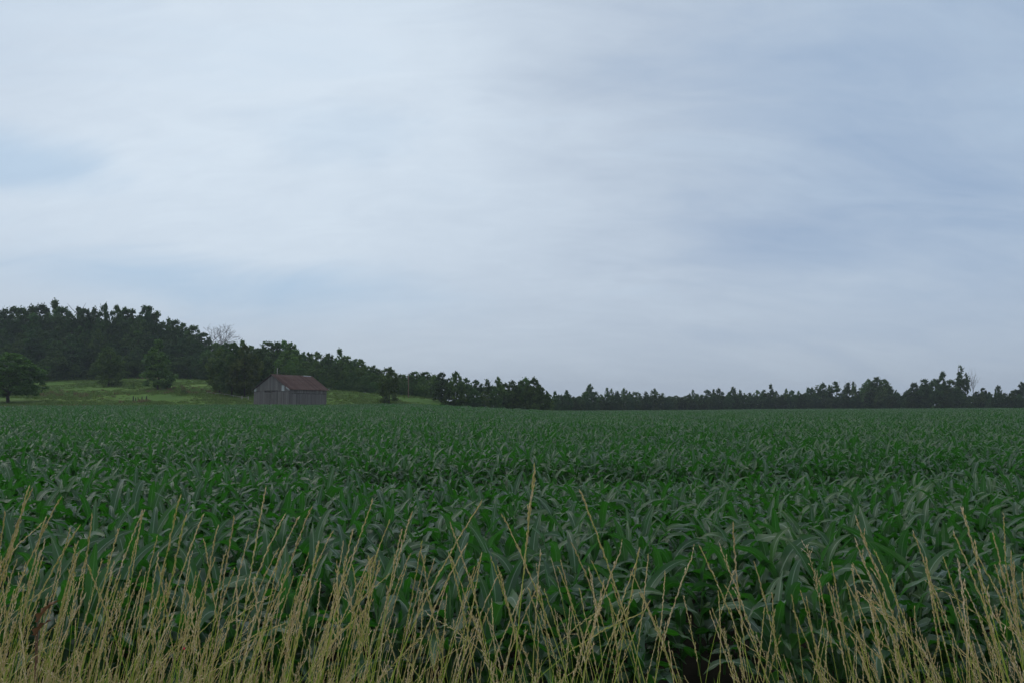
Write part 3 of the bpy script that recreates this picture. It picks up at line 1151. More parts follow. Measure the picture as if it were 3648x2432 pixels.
px = 1600
while px < 3800:
    Yd = float(prof(np.array(ray(px, 1450)[0] * 300.), np.array(300.))[0]) + rnd.uniform(14, 18)
    tree(px, rnd.uniform(1406, 1420), rnd.uniform(26, 34), Yd, 'bush', 'dim brush seen between the trunks at the back of the tree line', 'bush', 'brush behind the tree lines', color=(.8, .9, .9), name='bush')
    px += rnd.uniform(24, 30)

right = [(3238, 1385, 22), (3258, 1361, 22), (3280, 1370, 20), (3297, 1345, 22), (3333, 1344, 22), (3362, 1321, 18), (3390, 1350, 26), (3410, 1378, 20), (3480, 1392, 18), (3503, 1377, 13), (3525, 1392, 14), (3557, 1367, 11), (3580, 1396, 14), (3611, 1387, 18), (3643, 1356, 22), (3690, 1350, 30), (3740, 1356, 30), (3790, 1350, 30)]
for px, ty, hw in right:
    lab = {3362: 'tree with a pointed double tip at the peak of the right-hand group', 3557: 'slim round-tipped tree between lower ones near the right end', 3643: 'dark tree rising at the very right end of the line'}.get(px)
    Yd = float(prof(np.array(ray(px, 1450)[0] * 290.), np.array(290.))[0]) + rnd.uniform(2, 6)
    tree(px, ty, hw * 1.5, Yd, rnd.choice(['round', 'oval']), lab or 'dark bushy tree in the nearer clump at the right end of the line', group=None if lab else 'trees of the nearer clump at the right end', color=(.85, .9, .9))
tree(3427, 1294, 32, 300, 'sparse', 'tallest ragged tree with separate leaf tufts, next to the thin bare one', color=(.85, .9, .95), var=1)
tree(3447, 1312, 13, 301, 'sparse', 'thin leaning tree touching the tallest ragged tree', color=(.85, .9, .95), var=2)
px = 3230
while px < 3800:
    Yd = float(prof(np.array(ray(px, 1450)[0] * 290.), np.array(290.))[0]) + rnd.uniform(0, 3)
    tree(px, rnd.uniform(1392, 1412), rnd.uniform(18, 28), Yd, 'bush', 'low bush at the foot of the right-hand clump of trees', 'bush', 'bushes at the foot of the right-hand clump', color=(.85, .9, .9), name='bush')
    px += rnd.uniform(22, 32)


def bare_tree(px, Yd, topy, seed, lean, spread, label, depth=6, r0=.30, nm='bare_tree'):
    x = ray(px, 1400)[0] * Yd
    bz = gz(x, Yd)
    H = CAMZ + ray(px, topy)[1] * Yd - bz
    rg = np.random.default_rng(seed)
    tr, br = Acc(), Acc()
    zt = H * .52
    tr.tube(np.array([[0, 0, -.3], [.1, 0, zt * .5], [lean * .8, .1, zt]]), [r0, r0 * .85, r0 * .65], 7)

    def grow(p, d, ln, r, k):
        n = 5
        Pp = [p]
        dd = d / np.linalg.norm(d)
        for i_ in range(n):
            dd = dd + rg.normal(0, .10, 3) + np.array([0, 0, .05])
            dd /= np.linalg.norm(dd)
            Pp.append(Pp[-1] + dd * ln / n)
        br.tube(np.array(Pp), np.linspace(r, r * .6, n + 1), 4)
        if k <= 0:
            return
        for q in range(rg.integers(2, 4)):
            s = Pp[rg.integers(2, n + 1)]
            nd_ = dd + rg.normal(0, spread, 3) * np.array([1, .7, .55])
            grow(s, nd_, ln * rg.uniform(.62, .88), max(r * .62, .034), k - 1)
    for q in range(6):
        a = rg.uniform(-1, 1)
        p0 = np.array([lean * .8 * (.75 + q * .05), .08, zt * (.80 + .04 * q)])
        grow(p0, np.array([lean * .20 + a * spread * 1.5, rg.normal(0, .3), 1.0 - abs(a) * .5]), H * .25, r0 * .40, depth - 2)
    root = empty(nm, (x, Yd, bz))
    tag(root, label, 'tree')
    obj('trunk', tr.mesh('trunk', M_DEAD, True), root)
    obj('branches', br.mesh('branches', M_DEAD, True), root)
    return root


bare_tree(718, 262, 1158, 5, 3.9, .80, 'leafless dead tree with fanning grey branches on the skyline of the left wood')
bare_tree(3466, 299, 1322, 9, .2, .26, 'thin leafless tree right of the tallest ragged tree', depth=4, r0=.09)

# ------------------------------------------------------------------ barn
def wood_mat():
    m, t, o = new_mat('barn_boards')
    f, _ = attr(t, 'tone')
    ns = noise(t, 3.0, 6, 0.7, sc3=(4, 4, .35))
    st = noise(t, 0.6, 3, 0.6)
    v = mmath(t, 'MULTIPLY_ADD', mmath(t, 'SUBTRACT', ns, 0.5), 0.8, f, clamp=True)
    c = ramp_node(t, v, [(0.0, (0.090, 0.084, 0.080)), (0.5, (0.155, 0.146, 0.140)), (1.0, (0.250, 0.235, 0.225))])
    c = mixc(t, mmath(t, 'MULTIPLY', st, 0.35), c, (0.12, 0.10, 0.085))
    principled(t, o, c, 0.9, 0.15, bump=ns, bstr=0.5)
    return m


def rust_mat():
    m, t, o = new_mat('rusty_roof')
    f, _ = attr(t, 'tone')
    ns = noise(t, 1.4, 8, 0.7, sc3=(1.5, .6, 1))
    v = mmath(t, 'MULTIPLY_ADD', mmath(t, 'SUBTRACT', f, 0.5), 0.35, ns, clamp=True)
    c = ramp_node(t, v, [(0.28, (0.042, 0.023, 0.018)), (0.5, (0.075, 0.038, 0.030)), (0.66, (0.105, 0.064, 0.052)), (0.85, (0.20, 0.16, 0.14))])
    principled(t, o, c, 0.75, 0.25, bump=ns, bstr=0.2)
    return m


M_WOOD = wood_mat()
M_RUST = rust_mat()
M_PALE = bark_mat('pale_painted_board', (0.32, 0.34, 0.34), (0.50, 0.52, 0.51))
M_DARKIN = bark_mat('dark_timber', (0.03, 0.028, 0.026), (0.06, 0.055, 0.05))
BW, BL, BH, BR = 9.2, 11.8, 4.65, 7.65
bx_ = ray(1030, 1430)[0] * 160
BZ = gz(bx_ - 2, 164) - .05
BH = CAMZ + ray(1030, 1383)[1] * 160 - BZ
BR = CAMZ + ray(966, 1332)[1] * 162 - BZ
barn = empty('barn', (bx_, 160, BZ), R(65))
tag(barn, 'weathered grey board barn with a rusty metal roof beyond the corn', 'barn')
SL = (BR - BH) / (BW / 2)


def roofz(y):
    return BR - abs(y - BW / 2) * SL


def boards(name, plane, runs, label=None):
    """plane 'x': wall along local X at y=const; 'y': gable wall along local Y at x=const"""
    a = Acc()
    ax, const = plane
    for (s0, s1, zlo, zhi) in runs:
        s = s0
        while s < s1 - .02:
            w = min(rnd.uniform(.17, .27), s1 - s)
            gp = rnd.uniform(.006, .03)
            mid_ = s + w / 2
            z1 = zhi(mid_) if callable(zhi) else zhi
            z0 = zlo + rnd.uniform(-.04, .03)
            z1 = z1 - rnd.uniform(.0, .05)
            off = rnd.uniform(-.012, .012)
            tl = rnd.gauss(0, .004)
            if z1 > z0 + .1:
                if ax == 'x':
                    a.box((s, const - .013 + off, z0), (s + w - gp, const + .013 + off, z1), tone=min(1, max(0, rnd.gauss(.48, .17))))
                else:
                    a.box((const - .013 + off, s, z0), (const + .013 + off, s + w - gp, z1), tone=min(1, max(0, rnd.gauss(.50, .17))))
            s += w
    o = obj(name, a.mesh(name, M_WOOD), barn)
    o['kind'] = 'stuff'
    if label:
        o['label'] = label
    return o


rz_ = lambda y: roofz(y) - .10
d0, d1, dh = 3.1, 6.3, 3.2
# front gable (at local x = 0): lower storey left and right of the door, upper storey with hatch opening
hy0, hy1, hz0, hz1 = 1.25, 1.95, BH - .45, BH + .78
boards('front_gable_boards', ('y', 0.0), [
    (0.0, 1.35, -.1, BH - .52), (1.42, d0, -.1, BH - .52), (d0, d1, dh + .16, BH - .52), (d1, BW, -.1, BH - .52),
    (0.05, hy0, BH - .48, rz_), (hy0, hy1, hz1 + .03, rz_), (hy1, BW - .62, BH - .48, rz_)])
boards('long_side_boards', ('x', 0.0), [(0, .22, -.1, 2.85), (.34, 2.3, -.1, 2.85), (2.42, 6.9, -.1, 2.85), (6.96, BL, -.1, 2.85), (0, 1.6, 2.91, BH - .06), (1.68, 7.0, 2.91, BH - .06), (7.1, BL, 2.91, BH - .06)])
boards('rear_side_boards', ('x', BW), [(0, BL, -.1, BH - .06)])
boards('rear_gable_boards', ('y', BL), [(0, BW, -.1, BH - .52), (0.05, BW - .05, BH - .48, rz_)])
for (a0, a1, z0, z1, xo) in ((d0 + .03, (d0 + d1) / 2 - .01, 0, dh, -.05), ((d0 + d1) / 2 + .01, d1 - .03, .04, dh - .08, -.06)):
    root = empty('door')
    root.parent = barn
    a = Acc()
    s = a0
    while s < a1 - .05:
        w = min(.22, a1 - s)
        a.box((xo - .012, s, z0), (xo + .012, s + w - .012, z1 + rnd.uniform(-.03, .02)), tone=rnd.gauss(.42, .12))
        s += w
    o = obj('door_boards', a.mesh('door_boards', M_WOOD), root)
    o['kind'] = 'stuff'
    a = Acc()
    for zz in (.5, 1.6, 2.8):
        a.box((xo - .05, a0, zz), (xo - .0125, a1, zz + .14), tone=.35)
    obj('door_rails', a.mesh('door_rails', M_WOOD), root)
a = Acc()
a.box((-.045, d0 - .15, dh + .20), (-.015, d1 + .15, dh + .30))
obj('door_track', a.mesh('door_track', M_DARKIN), barn)
a = Acc()
a.box((-.03, hy0 + .01, hz0), (.0, hy1 - .01, hz1))
o = obj('hatch', a.mesh('hatch', M_PALE), barn)
o['label'] = 'pale grey-white hatch panel high in the front gable'
# triangular pale corner panel under the left eave
y0_, y1_ = BW - .60, BW - .02
zc0 = BH - .48
V = [[-.02, y0_, zc0], [-.02, y1_, zc0], [-.02, y1_, rz_(y1_)], [-.02, y0_, rz_(y0_)], [.01, y0_, zc0], [.01, y1_, zc0], [.01, y1_, rz_(y1_)], [.01, y0_, rz_(y0_)]]
a = Acc()
a.add(V, [[0, 1, 2, 3], [7, 6, 5, 4], [0, 4, 5, 1], [1, 5, 6, 2], [2, 6, 7, 3], [3, 7, 4, 0]])
o = obj('corner_panel', a.mesh('corner_panel', M_PALE), barn)
o['label'] = 'pale panel tucked under the left eave of the gable'
for (x, y) in ((0.02, 0.02), (0.02, BW - .18), (BL - .18, .02), (BL - .18, BW - .18)):
    a = Acc()
    a.box((x + .02, y + .02, -.3), (x + .16, y + .16, BH - .1))
    obj('corner_post', a.mesh('corner_post', M_DARKIN), barn)
for x in (2.95, 5.9, 8.85):
    a = Acc()
    a.box((x, .04, -.3), (x + .15, .19, BH - .1))
    a.box((x, BW - .19, -.3), (x + .15, BW - .04, BH - .1))
    a.box((x, .19, BH - .28), (x + .15, BW - .19, BH - .1))
    obj('frame_bent', a.mesh('frame_bent', M_DARKIN), barn)
# roof sheets
OV = .32


def sheet_mesh(seed):
    rg = np.random.default_rng(seed)
    n = 24
    w = .66
    t = np.linspace(0, w, n + 1)
    z = .016 * np.sin(t / w * 2 * math.pi * 6)
    ln = math.hypot(BW / 2 + OV, (BW / 2 + OV) * SL)
    k = 5
    rows = []
    for j in range(k + 1):
        f = j / k
        rows.append(np.stack([t, np.full_like(t, -f * ln), z + .02 * math.sin(f * math.pi) * rg.uniform(-1, 1)], -1))
    V = np.concatenate(rows)
    i = np.arange(k)[:, None] * (n + 1) + np.arange(n)[None, :]
    Q = np.stack([i, i + n + 1, i + n + 2, i + 1], -1).reshape(-1, 4)
    return mesh_np('roof_sheet', V, Q, M_RUST, tone=np.full(len(V), rg.uniform(.1, .9)), smooth=True)


SHEETS = [sheet_mesh(s_) for s_ in range(6)]
ang = math.atan(SL)
for side in (0, 1):
    x = -OV
    while x < BL + OV - .1:
        o = obj('roof_sheet', SHEETS[rnd.randrange(6)], barn)
        if side == 0:
            o.location = (x, BW / 2, BR + .05 + rnd.uniform(0, .012))
            o.rotation_euler = (ang, 0, 0)
        else:
            o.location = (x + .66, BW / 2, BR + .05 + rnd.uniform(0, .012))
            o.rotation_euler = (ang, 0, math.pi)
        x += .64
# rafters under the overhang, rake trim, ridge caps
for side, sg in (('near', -1), ('far', 1)):
    a = Acc()
    y_e = BW / 2 + sg * (BW / 2 + OV - .04)
    for xr in (-OV + .02, BL + OV - .06):
        a.add([[xr, BW / 2, BR - .06], [xr + .04, BW / 2, BR - .06], [xr + .04, y_e, roofz(y_e) - .06], [xr, y_e, roofz(y_e) - .06],
               [xr, BW / 2, BR + .02], [xr + .04, BW / 2, BR + .02], [xr + .04, y_e, roofz(y_e) + .02], [xr, y_e, roofz(y_e) + .02]],
              [[0, 1, 2, 3], [4, 7, 6, 5], [0, 4, 5, 1], [1, 5, 6, 2], [2, 6, 7, 3], [3, 7, 4, 0]], None, .35)
    obj('rake_trim', a.mesh('rake_trim', M_WOOD), barn)
a = Acc()
yy0, yy1 = -.30, .62
a.add([[-OV - .03, yy0, roofz(yy0) - .18], [-OV, yy0, roofz(yy0) - .18], [-OV, yy1, roofz(yy1) - .20], [-OV - .03, yy1, roofz(yy1) - .20],
       [-OV - .03, yy0, roofz(yy0) + .05], [-OV, yy0, roofz(yy0) + .05], [-OV, yy1, roofz(yy1) + .05], [-OV - .03, yy1, roofz(yy1) + .05]],
      [[0, 1, 2, 3], [4, 7, 6, 5], [0, 4, 5, 1], [1, 5, 6, 2], [2, 6, 7, 3], [3, 7, 4, 0]])
o = obj('rake_end_board', a.mesh('rake_end_board', M_PALE), barn)
o['label'] = 'bright white board end at the right corner of the roof edge'
x = -OV
while x < BL + OV - .2:
    ln = rnd.uniform(1.0, 2.0)
    x1 = min(x + ln, BL + OV)
    a = Acc()
    for sg in (-1, 1):
        a.add([[x, BW / 2, BR + .085], [x1, BW / 2, BR + .085], [x1, BW / 2 + sg * .17, BR + .085 - .17 * SL], [x, BW / 2 + sg * .17, BR + .085 - .17 * SL]], [[0, 1, 2, 3]])
    pale = 9.2 < x < 11.4 or rnd.random() < .12
    o = obj('ridge_cap', a.mesh('ridge_cap', M_PALE if pale else M_RUST), barn)
    x = x1 + .02

# ------------------------------------------------------------------ poles, posts, fence
def pole(name, px, topy, basey, r, mat, label, cat, Yd=None, tilt=0.0, group=None):
    if Yd is None:
        x, y, z = hit(px, basey)
    else:
        x, y = ray(px, 1400)[0] * Yd, Yd
        z = gz(x, y)
    H = CAMZ + ray(px, topy)[1] * y - z
    a = Acc()
    zz = np.linspace(-.3, H, 5)
    a.tube(np.stack([tilt * zz, 0 * zz, zz], -1), np.linspace(r, r * .75, 5), 7)
    o = obj(name, a.mesh(name, mat, True), None, (x, y, z))
    tag(o, label, cat, group)
    return o, H


pole('wooden_pole', 1455, 1336, 1415, .12, M_BROWNPOLE, 'slim reddish-brown wooden pole standing before the wood right of the lone tree', 'pole', tilt=-.01)
pole('pale_pole', 986, 1309, 1400, .09, M_PALEPOST, 'pale slim pole rising behind the barn ridge', 'pole', Yd=184)
for px, ty, by, r, lab in ((475, 1409, 1427, .15, 'leftmost and thickest of the old dark posts in the pasture'),
                           (483, 1414, 1429, .12, 'short dark post second from the left, close to the thickest one'),
                           (492, 1412, 1427, .09, 'thin dark post in the middle of the old pasture posts'),
                           (505, 1410, 1429, .13, 'dark post second from the right among the old pasture posts'),
                           (521, 1408, 1427, .13, 'rightmost old dark post standing a little apart')):
    pole('old_post', px, ty, by, r, M_POST, lab, 'post', tilt=rnd.uniform(-.08, .08), group='old posts in the pasture')
x, y, z = hit(476, 1382)
H = CAMZ + ray(476, 1360)[1] * y - z
a = Acc()
a.tube([[0, 0, -.2], [0, 0, H * .9], [.02, 0, H], [.10, 0, H + .04], [.20, 0, H]], [.05, .045, .045, .04, .035], 6)
o = obj('hooked_post', a.mesh('hooked_post', M_DARKIN, True), None, (x, y, z))
tag(o, 'thin dark iron post with a hooked top on the pasture slope', 'post')
# pale rail fence left of the barn
fp = [hit(px, py) for px, py in ((738, 1403), (768, 1407), (800, 1410), (832, 1415), (862, 1422), (884, 1424))]
fr_ = empty('rail_fence', fp[0])
tag(fr_, 'low pale rail fence running down to the barn under the tree clump', 'fence')
o0 = Vector(fp[0])
for q, p in enumerate(fp):
    a = Acc()
    r_ = Vector(p) - o0
    w_ = .03 if q < 4 else .08
    a.box((r_.x - w_, r_.y - w_, r_.z - .3), (r_.x + w_, r_.y + w_, r_.z + (.62 if q < 4 else .9)))
    obj('post', a.mesh('post', M_PALEPOST), fr_)
for q in range(len(fp) - 1):
    a = Acc()
    p0, p1 = Vector(fp[q]) - o0, Vector(fp[q + 1]) - o0
    up = Vector((0, -.10, .55))
    a.tube([p0 + up, p1 + up], [.03, .03], 6)
    obj('rail', a.mesh('rail', M_PALEPOST), fr_)

# ------------------------------------------------------------------ pasture tufts and weeds
def tuft_mesh(seed, n, h, w, lean, mat, tn):
    rg = np.random.default_rng(seed)
    a = Acc()
    for q in range(n):
        an = rg.uniform(0, 6.28)
        x0, y0 = rg.normal(0, w, 2)
        hh = h * rg.uniform(.5, 1.1)
        l_ = lean * hh * rg.uniform(.3, 1.2)
        bw = .02 * rg.uniform(.7, 1.5) * (h / .4)
        d = np.array([math.cos(an), math.sin(an), 0])
        s = np.array([-math.sin(an), math.cos(an), 0]) * bw
        p0 = np.array([x0, y0, -.02])
        p1 = p0 + d * l_ * .35 + np.array([0, 0, hh * .6])
        p2 = p0 + d * l_ + np.array([0, 0, hh])
        t_ = float(np.clip(rg.normal(tn, .2), 0, 1))
        a.add([p0 - s, p0 + s, p1 + s * .8, p1 - s * .8, p2], [[0, 1, 2, 3]], [[3, 2, 4]], t_)
    return a.mesh('tuft', mat)


PT = [proto('pasture_tuft', tuft_mesh(s_, 34, .30, .22, .6, M_PASTURE_TUFT, .45)) for s_ in range(5)]
n = 30000
yy = 138 + 120 * rng.random(n) ** 1.0
pxr = rng.uniform(-250, 1720, n)
xx = (pxr - 1824) / F * yy
D, E, D2, E2, S = prof(xx, yy)
dens = np.sin(xx * .11 + 1) * np.sin(yy * .17 + xx * .05)
ok = (yy > D + .8) & (yy < D2 + 4) & (dens + rng.random(n) > .25)
bl = R(65)
lx = (xx - bx_) * math.cos(bl) + (yy - 160) * math.sin(bl)
ly = -(xx - bx_) * math.sin(bl) + (yy - 160) * math.cos(bl)
inbarn = (lx > -.3) & (lx < BL + .3) & (ly > -.3) & (ly < BW + .3)
ok &= ~inbarn
xx, yy = xx[ok], yy[ok]
P = np.stack([xx, yy, ground(xx, yy)], -1)
s_ = rng.uniform(.5, 1.3, len(xx))
scatter('pasture_grass', PT, P, np.stack([0 * xx, 0 * xx, rng.uniform(0, 6.28, len(xx))], -1), np.stack([s_ * 1.4, s_ * 1.4, s_], -1), rng.integers(0, 5, len(xx)),
        'short tufty green grass of the pasture left and right of the barn', 'grass')
WT = [proto('dry_weed', tuft_mesh(50 + s_, 30, .75, .25, .35, M_WEED, .5)) for s_ in range(4)]
wx, wy = [], []
for (p0, p1, o0_, o1_, cnt) in ((-250, 330, 1, 7, 900), (430, 900, .5, 4, 350), (330, 430, 1, 5, 120), (1165, 1560, .5, 3, 350), (1560, 1980, .5, 4, 350), (2000, 3800, -1, 3, 700)):
    p_ = rng.uniform(p0, p1, cnt)
    u_ = (p_ - 1824) / F
    Dd = np.interp(u_, _us, _D)
    y_ = Dd + rng.uniform(o0_, o1_, cnt)
    wx.append(u_ * y_)
    wy.append(y_)
for (pc, py_, sr, cnt) in ((497, 1430, 1.6, 14), (590, 1388, 4.5, 30), (700, 1398, 4.0, 20), (520, 1347, 3, 20), (200, 1405, 6, 40), (330, 1410, 5, 12)):
    hx, hy, _h = hit(pc, py_)
    wx.append(hx + rng.normal(0, sr, cnt))
    wy.append(hy + rng.normal(0, sr * .8, cnt))
wx, wy = np.concatenate(wx), np.concatenate(wy)
lx = (wx - bx_) * math.cos(bl) + (wy - 160) * math.sin(bl)
ly = -(wx - bx_) * math.sin(bl) + (wy - 160) * math.cos(bl)
ok = ~((lx > -.2) & (lx < BL + .2) & (ly > -.2) & (ly < BW + .2))
wx, wy = wx[ok], wy[ok]
s_ = rng.uniform(.5, 1.15, len(wx))
scatter('dry_weeds', WT, np.stack([wx, wy, ground(wx, wy)], -1), np.stack([0 * wx, 0 * wx, rng.uniform(0, 6.28, len(wx))], -1), np.repeat(s_[:, None], 3, 1), rng.integers(0, 4, len(wx)),
        'brownish dry weeds along the far edge of the corn and on the pasture', 'weeds')

# ------------------------------------------------------------------ the verge: tall seeding grass
def culm(seed, H, tilt, bend, head, rough_):
    """one flowering stem leaning towards +X: returns (stem Acc, head Acc, leaf Acc)"""
    rg = np.random.default_rng(seed)
    st, hd, lf = Acc(), Acc(), Acc()
    n = 12
    t = np.linspace(0, 1, n + 1)
    kx = .008 * np.sin(t * rg.uniform(2, 5) + rg.uniform(0, 6)) * t
    X_ = H * (tilt * t + bend * t ** 3) + kx
    Y_ = .030 * np.sin(t * rg.uniform(2, 5) + rg.uniform(0, 6)) * t
    Z_ = H * (t * (1 - .5 * tilt ** 2) - .55 * bend * (bend + tilt) * t ** 4)
    Pth = np.stack([X_, Y_, Z_], -1)
    g0 = rg.uniform(-.05, .30)
    st.tube(Pth, np.linspace(.0016, .0007, n + 1), 4, tone=np.clip(g0 + .50 * t ** 2.6, 0, 1))
    # panicle
    hc_ = rg.uniform(.62, .95)
    nh = int(head / .0052)
    f0 = 1 - head / H
    for k in range(nh):
        f = f0 + (1 - f0) * (k + .5) / nh
        p = np.array([np.interp(f, t, Pth[:, i_]) for i_ in range(3)])
        p0_ = np.array([np.interp(min(1, f) - .05, t, Pth[:, i_]) for i_ in range(3)])
        q = p + (p - p0_)
        tg = q - p
        tg /= np.linalg.norm(tg) + 1e-9
        sd_ = rg.normal(size=3)
        sd_ -= tg * sd_.dot(tg)
        sd_ /= np.linalg.norm(sd_)
        taper = 1 - .45 * (k / nh)
        op = rough_ * rg.uniform(.1, .9)
        nsp = 1 if (rg.random() > rough_ * .6 * taper) else rg.integers(2, 5)
        d = tg + sd_ * op
        d /= np.linalg.norm(d)
        base = p + sd_ * .0010
        for j in range(nsp):
            ln = rg.uniform(.010, .015)
            w = rg.uniform(.0012, .0019)
            jit = rg.normal(0, .18, 3) if j else 0
            dd = d + jit
            dd /= np.linalg.norm(dd)
            sdv = np.cross(dd, rg.normal(size=3))
            sdv /= np.linalg.norm(sdv)
            s2 = np.cross(dd, sdv)
            m_ = base + dd * ln * .45
            hd.add([base, m_ + sdv * w, m_ - sdv * w * .5 + s2 * w, m_ - sdv * w * .5 - s2 * w, base + dd * ln], None,
                   [[0, 1, 2], [0, 2, 3], [0, 3, 1], [4, 2, 1], [4, 3, 2], [4, 1, 3]], float(np.clip(rg.normal(hc_, .12), 0, 1)))
            base = base + dd * ln * .8
    # one or two leaf blades on the stem
    for k in range(rg.integers(1, 3)):
        f = rg.uniform(.15, .55)
        p = np.array([np.interp(f, t, Pth[:, i_]) for i_ in range(3)])
        an = rg.uniform(0, 6.28)
        ln = rg.uniform(.14, .28)
        d = np.array([math.cos(an), math.sin(an), 0])
        s = np.array([-math.sin(an), math.cos(an), 0]) * rg.uniform(.0015, .0030)
        tt = np.linspace(0, 1, 6)
        dr = rg.uniform(.2, 1.2)
        Cn = p + d * (ln * .6 * tt)[:, None] + np.array([0, 0, 1]) * (ln * (.85 * tt - dr * tt ** 2))[:, None]
        wv = (1 - tt ** 2)[:, None]
        Vv = np.stack([Cn - s * wv, Cn + s * wv], 1).reshape(-1, 3)
        Qv = [[2 * i_, 2 * i_ + 1, 2 * i_ + 3, 2 * i_ + 2] for i_ in range(5)]
        lf.add(Vv, Qv, None, float(np.clip(rg.normal(.45, .3), 0, 1)))
    return st, hd, lf, Pth[-1]


CULMS = []
for q in range(44):
    H = 1.0
    st, hd, lf, _t = culm(900 + q, H, rng.uniform(.0, .17), rng.uniform(.0, .14) if q % 8 else rng.uniform(.25, .45), rng.uniform(.14, .26), rng.uniform(.03, .30) if q % 5 else rng.uniform(.6, .95))
    CULMS.append((st, hd, lf))


def join_acc(accs):
    a = Acc()
    for b in accs:
        if not b.V:
            continue
        off = a.n
        for V_, t_ in zip(b.V, b.tone):
            a.V.append(V_)
            a.tone.append(t_)
        for q_ in b.Q:
            a.Q.append(q_ + off)
        for q_ in b.T:
            a.T.append(q_ + off)
        a.n += b.n
    return a


CP = [proto('culm', join_acc(c).mesh('culm', M_GRASS)) for c in CULMS]


def lean_dir(px, rg):
    """direction (angle) in which the stems lean: to the right on the left side, to the left on the right side"""
    p = np.interp(px, [0, 1300, 1900, 2500, 3648], [.95, .85, .50, .10, .04])
    if rg.random() < p:
        return rg.normal(0, .7)
    return math.pi + rg.normal(0, .7)


def verge_points(n, ylo, yhi, hmean, hsd, dens_left=1.0):
    P_, R_, S_, I_ = [], [], [], []
    while len(P_) < n:
        y_ = rng.uniform(ylo, yhi)
        px_ = rng.uniform(-500, 4100)
        dl = np.interp(px_, [0, 900, 1400, 1900, 2400, 2700, 3100, 3648], [1, .85, .65, .45, .20, .22, .34, .42])
        if rng.random() > dl * dens_left:
            continue
        # clumping
        x_ = (px_ - 1824) / F * y_
        if math.sin(x_ * 9 + 2) * math.sin(y_ * 7 + x_ * 2) < rng.uniform(-1.1, .3):
            continue
        hb = np.interp(px_, [0, 500, 1000, 1500, 2000, 2500, 3000, 3648], [.05, .03, .0, -.02, -.03, -.06, .02, .06])
        h_ = float(np.clip(rng.normal(hmean + hb, hsd), .35, 1.5))
        P_.append((x_, y_, gz(x_, y_)))
        ld = lean_dir(px_, rng)
        tl = rng.uniform(.02, .22)
        # tilt towards the lean direction
        R_.append((-math.sin(ld) * tl * .0, tl * (1 if math.cos(ld) > 0 else -1), 0) if False else (0, 0, ld))
        S_.append((h_, h_, h_))
        I_.append(rng.integers(0, len(CULMS)))
    return np.array(P_), np.array(R_), np.array(S_), np.array(I_)


P1, R1, S1, I1 = verge_points(470, 2.2, 3.9, 1.03, .14)
P2, R2, S2, I2 = verge_points(520, 2.4, 4.2, .76, .14)
P3, R3, S3, I3 = verge_points(1100, 2.6, 3.7, .72, .08)
Pg, Rg, Sg, Ig = (np.concatenate(a_) for a_ in ((P1, P2, P3), (R1, R2, R3), (S1, S2, S3), (I1, I2, I3)))
scatter('verge_grass', CP, Pg, Rg, Sg, Ig, 'tangle of dry straw-coloured seeding grass along the roadside', 'grass')

# leafy green and dead bottom growth of the verge
BT = [proto('blade_tuft', tuft_mesh(300 + s_, 26, .62, .06, .75, M_GRASS, (.05, .15, .30, .75)[s_ % 4])) for s_ in range(8)]
nb = 4600
by = rng.uniform(2.2, 4.5, nb)
bpx = rng.uniform(-500, 4100, nb)
keep = rng.random(nb) < np.interp(bpx, [0, 900, 1500, 2400, 2700, 3648], [1, .6, .32, .16, .14, .24])
by, bpx = by[keep], bpx[keep]
bxv = (bpx - 1824) / F * by
sb = rng.uniform(.55, 1.15, len(bxv))
# these blades are thin: shrink sideways
scatter('verge_blades', BT, np.stack([bxv, by, ground(bxv, by)], -1), np.stack([0 * bxv, 0 * bxv, rng.uniform(0, 6.28, len(bxv))], -1), np.stack([sb * .35, sb * .35, sb], -1), rng.integers(0, 8, len(bxv)),
        'green and dead grass blades at the bottom of the roadside verge', 'grass')

